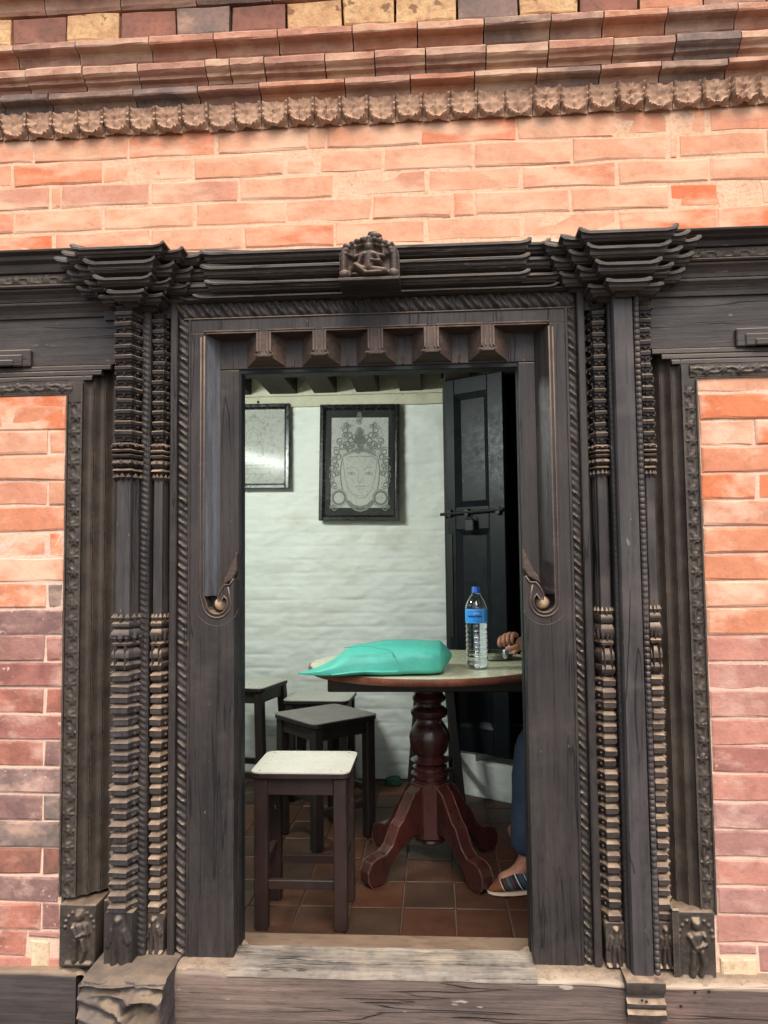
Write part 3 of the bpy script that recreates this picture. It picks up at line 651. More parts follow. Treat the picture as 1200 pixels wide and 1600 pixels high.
# --- wing beams (above side panels) with vine, stepped motif
def wing(S):
    if S < 0: xa, xb, base = XL, X(172), lambda py, y=0: Z(py, y, 60)
    else: xa, xb, base = X(1012), XR, lambda py, y=0: Z(py, y, 1130)
    L = (lambda l, r: l) if S < 0 else (lambda l, r: r)
    xo_ = X(L(108, 1084), 0, 600)          # edge of the brick panel
    zb1 = 1.625                             # bottom of the horizontal vine border
    zv0, zv1 = zb1+.002, zb1+.034
    a, b_ = (xa, xo_+.012) if S < 0 else (xo_-.012, xb)
    v = xstrip(a, b_, zv0, zv1, -.004, vine, nz=12, dx=.003); v.build('vine_border', M['wood_vine'], dw, auto=60, stuff=True)
    k = MB(); k.box(a, b_, -.003, .06, zv0-.004, zv1+.003); k.build('border_back', M['wood_vine'], dw)
    # beam
    zt = base(494 if S < 0 else 458)
    m_ = MB(); m_.box(xa, xb, .012, .12, zv1+.003+.048, zt); m_.build('wing_beam', M['wood_h'], dw, bevel=.002)
    m_ = MB(); m_.box(xa, xo_, .06, .12, zv1, zv1+.051) if S < 0 else m_.box(xo_, xb, .06, .12, zv1, zv1+.051); m_.build('wing_beam', M['wood_h'], dw)
    # stepped mouldings following the panel corner, receding upward
    for i in range(3):
        z0 = zv1+.003+i*.016; ext = .05 + i*.024
        s = MB(); x_in = X(124)+(X(166)-X(124))*(i+1)/3 if S < 0 else X(1081)+(X(1037)-X(1081))*(i+1)/3
        aa, bb = (xa, x_in) if S < 0 else (x_in, xb)
        s.profx([(.02, z0), (-.004+i*.004, z0+.001), (-.002+i*.004, z0+.012), (.004+i*.003, z0+.0155), (.02, z0+.0155)], aa, bb, 1)
        s.build('panel_moulding', M['wood_h'], dw, bevel=.001)
    # stepped (key) motif
    z = zv1+.052; e = X(L(48, 1152), 0, 570)
    for (dx, dz0, dz1, y) in ((0.0, -.004, .046, -.004), (.022, -.004, .030, -.010), (.046, -.004, .014, -.016)):
        s = MB()
        if S < 0: s.box(xa, e-dx, y, .02, z+dz0, z+dz1)
        else: s.box(e+dx, xb, y, .02, z+dz0, z+dz1)
        s.build('stepped_motif', M['wood_h'], dw, bevel=.003)
    # entablature: shelf, vine frieze, lip, two cavettos
    P = [398, 428, 447, 452, 470, 492] if S < 0 else [364, 386, 405, 409, 430, 455]
    q = [base(p, -.03) for p in P]
    top = MB(); top.profx([(.05,q[1]+.002),(-.03,q[1]+.004),(-.036,q[1]+(q[0]-q[1])*.45),(-.05,q[1]+(q[0]-q[1])*.6),(-.052,q[0]-.012),(-.068,q[0]-.006),(-.070,q[0]),(.05,q[0]+.004)], xa, xb, 1)
    top.build('wing_cornice', M['wood_h'], dw, bevel=.001)
    v = xstrip(xa, xb, q[2], q[1], -.022, vine, nz=10, dx=.003); v.build('vine_border', M['wood_vine'], dw, auto=60, stuff=True)
    k = MB(); k.box(xa, xb, -.021, .04, q[2]-.001, q[1]+.002); k.build('border_back', M['wood_vine'], dw)
    k = MB(); k.profx([(.04,q[3]),(-.042,q[3]),(-.046,q[3]+.004),(-.044,q[2]-.001),(.04,q[2]-.001)], xa, xb, 1); k.build('wing_cornice', M['wood_h'], dw)
    for i, yo in ((3, -.036), (4, -.016)):
        zt_, zb_ = q[i]-.001, q[i+1]+.001; h = zt_-zb_; k = MB()
        k.profx([(.04,zb_),(yo+.020,zb_),(yo+.017,zb_+h*.3),(yo+.010,zb_+h*.6),(yo+.002,zb_+h*.80),(yo,zb_+h*.84),(yo,zt_),(.04,zt_)], xa, xb, 1)
        k.build('cavetto', M['wood_h'], dw, bevel=.001)
wing(-1); wing(1)

# --- cornice pieces
def tier(mb, x0, x1, yf, yb, zt, h, horn=.012, depth=.044, sc_=1.0):
    if h < .016: depth = .012
    prof = [(0,-.006),(-.0035,.001),(-.0105,.002),(-.013,-.007),(-.0165,-.009),(-.018,-.007),(-.022,-.009),(-.0235,-.013),(-.028,-.016),(-.030,-.034),(-h,-depth)]
    if h < .016: prof = [(0,-.006),(-.003,.001),(-.006,.001),(-.008,-.006),(-h,-depth)]
    else: kk_ = min(1, (h-.006)/.031); prof = [(a*kk_ if i_ > 2 else a*min(1, kk_*1.1), b_) for i_, (a, b_) in enumerate(prof[:-1])]+[(-h, -depth)]
    xs = [x0, x0+.010, x0+.028] + [x1-.028, x1-.010, x1]
    lift = [horn, horn*.35, 0, 0, horn*.35, horn]
    rings = []
    for k, (dz, off) in enumerate(prof):
        l = 1 if k < 3 else (.6 if k == 3 else .25 if k < 6 else 0)
        dz += .0006*R.uniform(-1,1)
        pts = [(x0-off, yb)] + [(xs[i] + (-off if i == 0 else off if i == 5 else (-off if i < 3 else off)*(.6 if i in (1,4) else 0)) , yf - off) for i in range(6)] + [(x1+off, yb)]
        hs = [0] + lift + [0]
        rings.append([(p[0], p[1], zt+dz+hh*l) for p, hh in zip(pts, hs)])
    # reverse sign: off negative means inward
    n = len(rings[0]); vs = [p for r in rings for p in r]; fs = []
    for k in range(len(rings)-1):
        for i in range(n-1):
            a = k*n+i; fs.append((a, a+1, a+n+1, a+n))
    fs.append(tuple(range(n))); fs.append(tuple(range((len(rings)-1)*n, len(rings)*n)))
    mb.add(vs, fs)
def fixoff(): pass
def cap_tiers(parent, xc, hw, tops, yf, mat):
    for t, (zt, h) in enumerate(tops):
        o = MB(); hw_t = hw[t]; y_ = yf + .014*t
        for s in range(3):
            tier(o, xc-hw_t-s*.040, xc+hw_t+s*.040, y_+s*.036+.0001*s, .05, zt-.0004*s-.002*s, h, horn=.011)
        # small knobs under the corners
        for sx_ in (-1, 1):
            o.blob((xc+sx_*(hw_t-.03), y_+.024, zt-.024), (.005,.006,.006), 6)
        o.build('cornice_tier', mat, parent)
# left and right capitals
YF = -.155
for S, pxs in ((-1, [(110,255,383),(131,241,406),(146,236,432),(168,224,452)]), (1, [(905,1060,356),(918,1048,381),(931,1034,407),(948,1018,434)])):
    cpt = bpy.data.objects.new('capital', None); C.objects.link(cpt); cpt.parent = dw
    xs = [(W(a, p, YF+.014*i), W(b_, p, YF+.014*i)) for i, (a, b_, p) in enumerate(pxs)]
    xc = (xs[0][0].x+xs[0][1].x)/2
    cpt.location = Vector((xc, 0, 1.9))-wl[dw.name]; wl[cpt.name] = Vector((xc,0,1.9))
    hw = [(b_.x-a.x)/2 for a, b_ in xs]
    zs = [(a.z+b_.z)/2 for a, b_ in xs]
    tops_ = [(zs[i], (zs[i]-zs[i+1]-.002) if i < 3 else .035) for i in range(4)]
    xcs = [(b_.x+a.x)/2 for a, b_ in xs]
    for t, (zt, h) in enumerate(tops_):
        o = MB(); y_ = YF+.014*t
        for s in range(3 if t < 3 else 2):
            tier(o, xcs[t]-hw[t]-s*.040, xcs[t]+hw[t]+s*.040, y_+s*.036, .05, zt-.0015*s, h-.001*s, horn=.011 if t < 3 else .004)
        for sx_ in (-1, 1):
            for s in range(2): o.blob((xcs[t]+sx_*(hw[t]-.022+s*.04), y_+s*.036+.026, zt-.024), (.005,.006,.006), 6)
        o.build('cornice_tier', M['wood_h'], cpt)
    k = MB(); k.box(xc-.10, xc+.10, .0, .06, zs[3]-.045, zs[0]-.004); k.build('capital_core', M['wood_h'], cpt)
# central cornice: four tiers between the capitals
cc = bpy.data.objects.new('cornice', None); C.objects.link(cc); cc.parent = dw; cc.location = Vector((X(600),0,1.95))-wl[dw.name]; wl[cc.name] = Vector((X(600),0,1.95))
cz = [Z(381,-.08,580), Z(405,-.07,580), Z(431,-.06,580), Z(454,-.035,580)]
for t in range(4):
    o = MB(); h = (cz[t]-cz[t+1]-.002) if t < 3 else .010
    xa, xb = [(X(285,0,400),X(868,0,400)), (X(270,0,400),X(880,0,400)), (X(262,0,420),X(895,0,420)), (X(275,0,455),X(905,0,455))][t]
    y_ = [-.060,-.052,-.044,-.024][t]
    tier(o, xa-.03, xb+.03, y_+.012, .05, cz[t]-.001, h, horn=0)
    ins = [.075,.10,.125,.06][t]
    tier(o, xa+ins*.3, xb-ins*.3, y_, .05, cz[t], h, horn=.009)
    tier(o, xa+ins, xb-ins, y_-.010, .05, cz[t]+.001, h, horn=.009)
    o.build('cornice_tier', M['wood_h'], cc)
# --- seated figure plaque
pl0 = W(530, 437, -.11); pw = W(624, 437, -.11).x-pl0.x; ph_ = Z(368,-.11,577)-pl0.z
pq = bpy.data.objects.new('deity_plaque', None); C.objects.link(pq); pq.parent = dw
pq.location = Vector((pl0.x+pw/2, -.1, pl0.z))-wl[dw.name]; wl[pq.name] = Vector((pl0.x+pw/2, -.1, pl0.z)); pq['label'] = 'small carved plaque of a seated four-armed figure under an arch'
u_ = pw
def arch_in(u, v):
    x = abs(u/u_-.5)*2
    if v < ph_*.55: return x < .97
    return (x/.94)**2 + ((v-ph_*.55)/(ph_*.43))**2 < 1
sb = MB(); op = [(0,0),(u_,0),(u_,ph_*.55)] + [(u_*(.5+.5*cos(a)), ph_*(.55+.43*sin(a))) for a in [radians(t) for t in range(15, 180, 15)]] + [(0,ph_*.55)]
sb.poly([(pl0.x+a, pl0.z+b_) for a, b_ in op], -.10, -.03); sb.build('plaque_back', M['wood_h'], pq)
c_ = u_/2
sh = [(c_,u_*.50,c_,u_*.52,u_*.085,.030),(c_,u_*.60,c_,u_*.66,u_*.075,.024),(c_-u_*.06,u_*.67,c_-u_*.07,u_*.70,u_*.03,.018),(c_+u_*.06,u_*.67,c_+u_*.07,u_*.70,u_*.03,.018),
      (c_,u_*.20,c_,u_*.40,u_*.11,.026),(c_-u_*.08,u_*.39,c_+u_*.08,u_*.39,u_*.07,.026),
      (c_-u_*.13,u_*.38,c_-u_*.17,u_*.24,u_*.045,.026),(c_-u_*.17,u_*.24,c_-u_*.27,u_*.15,u_*.035,.026),
      (c_+u_*.13,u_*.38,c_+u_*.18,u_*.26,u_*.045,.026),(c_+u_*.18,u_*.26,c_+u_*.04,u_*.28,u_*.035,.030),
      (c_-u_*.12,u_*.40,c_-u_*.24,u_*.36,u_*.04,.02),(c_-u_*.24,u_*.36,c_-u_*.23,u_*.50,u_*.04,.02),(c_-u_*.23,u_*.52,c_-u_*.22,u_*.53,u_*.055,.022),
      (c_+u_*.12,u_*.40,c_+u_*.25,u_*.36,u_*.04,.02),(c_+u_*.25,u_*.36,c_+u_*.24,u_*.50,u_*.04,.02),(c_+u_*.24,u_*.52,c_+u_*.23,u_*.53,u_*.055,.022),
      (c_-u_*.10,u_*.14,c_-u_*.22,u_*.20,u_*.07,.030),(c_-u_*.22,u_*.20,c_-u_*.06,u_*.07,u_*.055,.034),(c_+u_*.08,u_*.12,c_+u_*.26,u_*.09,u_*.075,.034),(c_-u_*.05,u_*.06,c_+u_*.2,u_*.06,u_*.05,.036),(c_-u_*.28,u_*.05,c_-u_*.2,u_*.05,u_*.03,.03)]
for s in (-1, 1):
    sh += [(c_+s*u_*.42,u_*.06,c_+s*u_*.42,u_*.55,u_*.07,.024),(c_+s*u_*.42,u_*.05,c_+s*u_*.40,u_*.06,u_*.10,.030),(c_+s*u_*.42,u_*.55,c_+s*u_*.42,u_*.56,u_*.09,.027),(c_+s*u_*.40,u_*.66,c_+s*u_*.42,u_*.68,u_*.08,.025)]
for t in range(0, 181, 15):
    a = radians(t); sh.append((c_+u_*.38*cos(a), ph_*.56+ph_*.33*sin(a), c_+u_*.39*cos(a), ph_*.56+ph_*.34*sin(a), u_*.065, .024))
    sh.append((c_+u_*.29*cos(a+.1), ph_*.56+ph_*.24*sin(a+.1), c_+u_*.30*cos(a), ph_*.56+ph_*.24*sin(a), u_*.035, .015))
rl = MB(); rl.hf(pl0.x, pl0.x+u_, pl0.z, pl0.z+ph_, 64, 64, (lambda f: lambda u, v: f(u, v) if arch_in(u, v) else -.004)(relief(sh)), y=-.102, mask=lambda u, v: arch_in(u*.98+u_*.01, v*.985))
rl.build('seated_figure', M['wood_brown'], pq, smooth=True)
tp = MB(); tp.blob((pl0.x+c_+.012, -.108, pl0.z+ph_*1.02), (.016,.014,.010), 8); tp.blob((pl0.x+c_+.018, -.112, pl0.z+ph_*.97), (.018,.014,.010), 8); tp.blob((pl0.x+c_+.004,-.11,pl0.z+ph_*1.03), (.006,.006,.009), 6); tp.build('flame_top', M['wood_brown'], pq, smooth=True)
bs = MB(); bs.box(pl0.x-.002, pl0.x+u_+.002, -.128, -.03, pl0.z-.010, pl0.z-.001, .002); bs.build('plaque_base', M['wood_h'], pq)

# --- pilasters
def plan(wd, dp, s=1.0):
    """half-column outline, front towards -y"""
    return [(-wd*s, .02), (-wd*s, -dp*.30*s), (-wd*.72*s, -dp*.62*s), (-wd*.60*s, -dp*s), (wd*.60*s, -dp*s), (wd*.72*s, -dp*.62*s), (wd*s, -dp*.30*s), (wd*s, .02)]
def tier_mesh(wd, dp, p, style):
    """one pagoda tier centred on its base"""
    if style == 'up': pr = [(.74,0),(.74,.22),(.88,.30),(.90,.46),(1.0,.54),(1.02,.80),(.96,.90),(.74,1.0)]
    else: pr = [(.74,0),(.74,.10),(.86,.14),(.97,.24),(.99,.66),(1.03,.70),(1.0,.77),(.74,1.0)]
    m_ = MB(); m_.loft([[(q[0], q[1], z*p) for q in plan(wd, dp, s)] for s, z in pr])
    for sx_ in (-1, 1):
        m_.box(sx_*wd*1.02-.004, sx_*wd*1.02+.004, -dp*.25, .01, p*.45, p*.78, .001)
        m_.blob((sx_*wd*.80, -dp*.50, p*.30), (.0035,.0035,.004), 5)
    m_.blob((0, -dp*.80, p*.24), (.005,.005,.005), 6)
    return m_
proto = {}
def pilaster(xc, y0, wd, dp, zones, mat, mat2, label=None):
    pil = bpy.data.objects.new('pilaster', None); C.objects.link(pil); pil.parent = dw
    org = Vector((xc, y0, SZ)); pil.location = org - wl[dw.name]; wl[pil.name] = org
    if label: pil['label'] = label
    core = MB(); core.box(xc-wd*.62, xc+wd*.62, y0-dp*.5, .09, SZ-.004, zones['top']); core.build('core', mat, pil)
    for (za, zb_, style, n) in (zones['up'], zones['low']):
        p = (zb_-za)/n; key = (round(wd,4), style)
        mesh = None
        for i in range(n):
            z = za+p*i
            if mesh is None:
                mm_ = tier_mesh(wd, dp, p, style)
                o = mm_.build('tier', mat if style == 'up' else mat2, pil, center=(0,0,0)); mesh = o.data
            else:
                o = bpy.data.objects.new('tier', mesh); C.objects.link(o); o.parent = pil
            o.location = Vector((xc+R.uniform(-.0008,.0008), y0+R.uniform(-.0015,.0015), z)) - org
            q_ = R.random() < .16; o.scale = (R.uniform(.84,.93) if q_ else R.uniform(.95,1.03), R.uniform(.82,.9) if q_ else R.uniform(.92,1.05), R.uniform(.88,1.04)); o.rotation_euler = (R.uniform(-.05,.05), R.uniform(-.04,.04), R.uniform(-.03,.03))
    sa, sb_ = zones['shaft']
    s = MB(); s.loft([[(xc+q[0]*k, y0+q[1]*k, z) for q in plan(wd*.86, dp*.86)] for k, z in ((.88,sa-.012),(.92,sa+.01),(.93,(sa+sb_)/2),(.9,sb_+.012))]); s.build('shaft', M['wood_grey'], pil, bevel=.003, bseg=2)
    # collars: upper vase + lotus, lower vase
    def lobes(mb, z0, z1, k0, k1, n=7):
        for i in range(n):
            a = pi*(i+.5)/n; cx_ = xc - wd*cos(a)*k0; cy = y0 - dp*sin(a)*k0
            cx2 = xc - wd*cos(a)*k1; cy2 = y0 - dp*sin(a)*k1
            mb.tube([(cx_,cy,z0),((cx_+cx2)/2*1.0,(cy+cy2)/2-.002,(z0+z1)/2),(cx2,cy2,z1)], [wd*.07,wd*.2,wd*.05], 6)
    def ring(mb, z0, z1, ks):
        n = len(ks); mb.loft([[(xc+q[0]*k, y0+q[1]*k, z0+(z1-z0)*i/(n-1)) for q in plan(wd, dp)] for i, k in enumerate(ks)])
    a, b_ = sb_, zones['up'][0]; H = b_-a; v = MB()
    ring(v, a+.0, a+H*.16, [.80,.98,1.04,.98,.80]); ring(v, a+H*.17, a+H*.42, [.74,.95,1.06,1.02,.84]); lobes(v, a+H*.20, a+H*.40, .95, 1.08)
    ring(v, a+H*.43, a+H*.58, [.8,1.06,1.10,1.10,.9]); ring(v, a+H*.59, a+H*.72, [.82,1.12,1.14,1.0]); ring(v, a+H*.73, a+H*.92, [.78,.9,1.06,1.12,1.0,.8]); lobes(v, a+H*.74, a+H*.9, 1.0, 1.10)
    lobes(v, a-.018, a+.0, .88, .95)
    v.build('collar', M['wood_dusty'] if mat2 == M['wood_dusty'] else mat, pil, auto=40)
    a, b_ = zones['low'][1], sa; H = b_-a; v = MB()
    ring(v, a+H*.0, a+H*.18, [.72,.98,1.04,.9]); ring(v, a+H*.20, a+H*.44, [.8,1.02,1.02,.95,.75]); ring(v, a+H*.46, a+H*.58, [.7,.95,.98,.78])
    ring(v, a+H*.60, a+H*.82, [.74,.96,1.04,1.0,.86]); ring(v, a+H*.84, a+H*.98, [.86,.98,.98,.86]); lobes(v, a+H*.56, a+H*.76, .9, 1.02); lobes(v, b_-.004, b_+.016, .95, .86)
    for sx_ in (-1, 1): v.loft([[(xc+sx_*wd*.35+dx, y0-dp*1.0+dy, z) for dx, dy in ((-t,0.01),(0,-.006),(t,.01))] for t, z in ((.002,a+H*.02),(.008,a+H*.25),(.002,a+H*.5))])
    v.build('collar', mat2, pil, auto=40)
    # carved foot
    z0, z1 = zones['foot']; f = MB(); fw_ = wd*1.9
    f.box(xc-wd*.95, xc+wd*.95, y0-dp*.85, .06, z0, z1, .004)
    sh_ = [(fw_*.5,(z1-z0)*.55,fw_*.5,(z1-z0)*.75,fw_*.2,.012),(fw_*.5,(z1-z0)*.85,fw_*.5,(z1-z0)*.87,fw_*.15,.014),(fw_*.4,(z1-z0)*.5,fw_*.35,(z1-z0)*.1,fw_*.12,.012),(fw_*.6,(z1-z0)*.5,fw_*.68,(z1-z0)*.1,fw_*.12,.012),(fw_*.3,(z1-z0)*.7,fw_*.15,(z1-z0)*.45,fw_*.09,.010),(fw_*.7,(z1-z0)*.7,fw_*.85,(z1-z0)*.5,fw_*.09,.010),(fw_*.1,(z1-z0)*.06,fw_*.9,(z1-z0)*.06,fw_*.1,.010)]
    f.hf(xc-fw_/2, xc+fw_/2, z0, z1, 18, 34, relief(sh_), y=y0-dp*.86)
    f.build('carved_foot', mat2 if mat2 != M['wood_grey'] else mat, pil, auto=60)
    g_ = MB(); zt = zones['top']; za = zones['up'][1]
    g_.loft([[(xc+q[0]*k, y0+q[1]*k, z) for q in plan(wd, dp)] for k, z in ((.8,za),(.98,za+.012),(.8,za+.014),(.84,za+.04),(1.02,za+.06),(1.02,zt))]); 
    for sx_ in (-.6, 0, .6): g_.loft([[(xc+sx_*wd+dx, y0-dp*.92+dy, z) for dx, dy in ((-t,.01),(0,-.006*(t>.003)),(t,.01))] for t, z in ((.007,za+.012),(.005,za+.03),(.001,za+.052))])
    g_.build('necking', mat, pil)
    return pil
zA = dict(up=(Z(690,-.03,205), Z(492,-.03,205), 'up', 12), shaft=(Z(968,-.03,195), Z(742,-.03,200)), low=(Z(1428,-.06,195), Z(1048,-.06,195), 'low', 21), foot=(Z(1522,-.07,195), Z(1428,-.07,195)), top=Z(452,-.02,200))
pilaster(X(192,-.05), -.012, .040, .060, zA, M['wood'], M['wood_grey'], 'wide outer pilaster left of the doorway')
zB = dict(up=(Z(690,0,240), Z(500,0,240), 'up', 12), shaft=(Z(968,0,240), Z(742,0,240)), low=(Z(1425,0,245), Z(1048,0,245), 'low', 21), foot=(SZ+.002, Z(1425,0,245)), top=Z(458,0,240))
pilaster(X(246,0), .030, .026, .046, zB, M['wood'], M['wood_dusty'])
zC = dict(up=(Z(692,0,935), Z(485,0,935), 'up', 12), shaft=(Z(958,0,935), Z(735,0,935)), low=(Z(1440,0,955), Z(1056,0,950), 'low', 21), foot=(SZ-.006, Z(1440,0,960)), top=Z(445,0,935))
pilaster(X(949,0), .030, .027, .046, zC, M['wood'], M['wood_dusty'])
zD = dict(up=(Z(690,0,1003), Z(478,0,1003), 'up', 12), shaft=(Z(955,0,1015), Z(735,0,1010)), low=(Z(1440,0,1030), Z(1052,0,1020), 'low', 21), foot=(SZ-.008, Z(1440,0,1030)), top=Z(445,0,1003))
pilaster(X(1025,0), .034, .024, .046, zD, M['wood'], M['wood_dusty'])
# rope strips and the plain post
def ropestrip(pa, pb, y, zt, fn, mt, zb_=None):
    a, b_ = X(pa, y), X(pb, y); k = MB(); k.box(a+.001, b_-.001, y+.001, .09, zb_ or SZ-.003, zt); k.build('strip_back', mt, dw)
    zstrip(a, b_, zb_ or SZ, zt, y, fn, nx=8, dz=.0026).build('bead_strip', mt, dw, auto=70, stuff=True)
ropestrip(217, 232, -.020, Z(468,-.02,225), rope, M['wood'])
ropestrip(965, 974, -.024, Z(448,-.02,950), rope, M['wood'])
ropestrip(1008, 1017, -.052, Z(448,-.05,990), beads, M['wood_grey'])
k = MB(); a, b_ = X(974,-.058), X(1008,-.058)
k.profz([(a,.09),(a,-.050),(a+.004,-.058),(b_-.004,-.058),(b_,-.050),(b_,.09)], SZ-.012, Z(443,-.058,970), nseg=1); k.build('plain_post', M['wood_grey'], dw, label='plain square post right of the doorway, cracked and reddish at the foot')
ck = MB(); pts = [W(985,920,-.0585), W(983,1000,-.0585), W(979,1080,-.0585), W(975,1120,-.0585)]; ck.tube(pts, [.0006,.0014,.0012,.0004], 5); ck.build('crack', M['black_wood'], dw); ck = MB(); ck.tube([W(981,1330,-.0585), W(988,1350,-.0585), W(992,1365,-.0585)], .001, 4); ck.build('crack', M['black_wood'], dw)

# --- relief blocks at the foot of the side mouldings
def guard(S):
    if S < 0: a, b_, z0, z1, y = X(93,-.02,1450), X(150,-.02,1450), Z(1512,-.02,120), Z(1413,-.02,120), -.022
    else: a, b_, z0, z1, y = X(1052,-.02,1480), X(1118,-.02,1480), Z(1536,-.02,1085), Z(1424,-.02,1085), -.022
    w_, h_ = b_-a, z1-z0; k = MB(); k.box(a, b_, y, .09, z0, z1, .003)
    f = lambda x1,z1_,x2,z2,r,hh: (x1*w_, z1_*h_, x2*w_, z2*h_, r*w_, hh)
    c = .55 if S < 0 else .52; m_ = 1
    sh_ = [f(c,.80,c,.82,.13,.020), f(c,.50,c,.64,.15,.016), f(c-.16,.64,c-.05,.50,.06,.018), f(c-.05,.50,c+.2,.56,.055,.020), f(c+.18,.66,c+.24,.54,.06,.016), f(c-.08,.44,c-.12,.12,.085,.016), f(c+.1,.44,c+.16,.28,.085,.016), f(c+.16,.28,c+.08,.12,.07,.016), f(.2,.05,.85,.05,.06,.010)]
    for t in range(0, 181, 20): sh_.append(f(c+.40*cos(radians(t)), .62+.26*sin(radians(t)), c+.41*cos(radians(t)), .62+.26*sin(radians(t)), .05, .005))
    k.hf(a+.002, b_-.002, z0+.004, z1-.003, 40, 60, relief(sh_), y=y-.0005)
    k.build('guardian_relief', M['wood_vine'], dw, auto=70, label='carved standing guardian figure at the foot of the %s vine border' % ('left' if S < 0 else 'right'))
    # side block next to it
    k = MB()
    if S < 0: k.box(b_+.002, X(172), .02, .09, z0, z1-.004, .003)
    else: k.box(X(1040), a+.002, -.028, .09, z0, z1+.006, .004)
    k.build('plinth_block', M['wood_dusty'], dw)
guard(-1); guard(1)

# ------------------------------------------------------------------ threshold beam
tb = thing('threshold_beam', 'long weathered timber sill beam running under the whole doorway', 'sill', (X(600), 0, -.42))
zt = Z(1525,-.06)
def roughbox(x0, x1, yf, yb, z0, z1, name, mat, nx=40, amp=.003, slope=.0, label=None, parent=tb):
    k = MB(); nx = max(4, int((x1-x0)/.02)); rings = []
    pr = [(yb,z0),(yf,z0),(yf,z0+(z1-z0)*.4),(yf,z1-.012),(yf+.005,z1-.004),(yf+.014,z1),(yf+.05,z1+slope*.4),(yb,z1+slope)]
    for i in range(nx+1):
        x = x0+(x1-x0)*i/nx
        rings.append([(x, y+amp*noise.noise(Vector((x*9,z*20,1))) if y != yb else y, z+amp*noise.noise(Vector((x*7,y*20,5)))*(1 if z > z0+.02 else 0)) for y, z in pr])
    k.loft(rings); return k.build(name, mat, parent, auto=40, label=label)
roughbox(XL, X(118,-.03,1560), -.030, .25, -.42, Z(1520,-.03,60), 'beam_end', M['sill_dark'])
roughbox(X(262,-.06,1560), X(982,-.06,1560), -.062, .06, -.42, zt-.004, 'beam', M['sill'], slope=.012, amp=.005)
roughbox(X(982,-.06,1560)+.0005, XR, -.058, .25, -.42, Z(1542,-.058,1100), 'beam_end', M['sill_red'], slope=.004)
def dust(x0, x1, y0, y1, fz):
    s = MB(); nx = int((x1-x0)/.006)+2; ny = int((y1-y0)/.006)+2
    def tr(p):
        x, y = p[0], p[2]; e = min(x-x0, x1-x, (y-y0)*1.0)
        n_ = noise.fractal(Vector((x*22, y*22, 4)), 1, 2, 3)
        lift = .007*min(.4, max(-3, (e-.014)/.010 + n_*1.4))-.001
        return (x, y, fz(x, y)+lift+.0015*noise.noise(Vector((x*60, y*60, 1))))
    s.hf(x0, x1, y0, y1, nx, ny, lambda u, v: 0, y=0, tr=tr)
    s.build('dust_layer', M['dust'], tb, smooth=True)
# sandy worn top between the jambs
s = MB()
def silltop(p):
    y = p[2]; e = y+.064; n_ = noise.fractal(Vector((p[0]*16, y*30, 7)), 1, 2, 3)
    return (p[0], y, zt+.004+.010*((y+.05)/.2)+.0025*noise.noise(Vector((p[0]*14, y*20, 3))) - .012*max(0, 1-e/(.022+.018*n_)))
s.hf(XI-.002, XO+.002, -.064, .064, 120, 26, lambda u, v: 0, y=0, tr=silltop)
s.build('sill_top', M['sill_top'], tb, smooth=True)
dust(X(232,0,1510), XI+.03, -.054, .09, lambda x, y: zt+.002+.01*((y+.05)/.2))
dust(XO-.03, X(1100,0,1520), -.052, .09, lambda x, y: (zt if x < X(978) else Z(1542,-.058,1100))+.003+.006*((y+.05)/.2))
s = MB(); s.box(XI-.05, XO+.08, .062, .292, -.05, .014, .006); s.build('inner_step', surf('step_wood', (.20,.13,.085), (.12,.078,.052), scale=8, stretch=(.3,1,1), bump=.3, wash=(5,.55,.7), washc=(.30,.2,.13)), tb)
# carved lion-like corner block, eroded
a, b_ = X(118,-.17,1560), X(258,-.14,1560); z1 = Z(1538,-.16,190)
k = MB(); w_ = b_-a; h_ = z1+.42
def bx3(x0, x1, y0, y1, z0, z1, nx, ny, nz, fn):
    pts = {}; V = []; F = []
    def vid(i, j, l):
        if (i,j,l) not in pts:
            pts[(i,j,l)] = len(V); V.append(fn(Vector((x0+(x1-x0)*i/nx, y0+(y1-y0)*j/ny, z0+(z1-z0)*l/nz)), i/nx, j/ny, l/nz))
        return pts[(i,j,l)]
    for i in range(nx):
        for l in range(nz):
            for j in (0, ny): F.append((vid(i,j,l),vid(i+1,j,l),vid(i+1,j,l+1),vid(i,j,l+1)))
    for j in range(ny):
        for l in range(nz):
            for i in (0, nx): F.append((vid(i,j,l),vid(i,j+1,l),vid(i,j+1,l+1),vid(i,j,l+1)))
    for i in range(nx):
        for j in range(ny): F.append((vid(i,j,nz),vid(i+1,j,nz),vid(i+1,j+1,nz),vid(i,j+1,nz)))
    return V, F
ccx, ccz = X(222,-.17,1585), Z(1592,-.17,222)
def erode(p, u, v, t):
    q = Vector((p.x*11, p.y*11, p.z*11))
    n_ = noise.fractal(q, 1.0, 2.1, 4)
    y = p.y
    if v < .01:
        d = sqrt(((p.x-ccx)/.050)**2+((p.z-ccz)/.040)**2)
        y += .055*max(0, 1-d**3) - .016*exp(-((d-1.12)/.22)**2)
        y += -.020*n_ + .012*abs(sin(p.z*70+p.x*25))*(p.x < ccx-.03)
        if t > .9: y += .02
    return Vector((p.x+.006*n_, y+.004*n_, p.z+.006*n_ - (.012 if (t > .99 and v < .2) else 0)))
V, F = bx3(a, b_, -.165, .02, z1-.34, z1, 60, 14, 110, erode)
k.add(V, F); k.build('carved_corner_block', M['eroded'], tb, auto=60, label='eroded carved beam head below the left pilaster')
dust(X(80,-.05,1515), X(125,-.05,1515), -.026, .09, lambda x, y: Z(1520,-.03,60)+.002)
dust(XBR-.1, XR, -.050, .02, lambda x, y: Z(1542,-.058,1100)+.003)
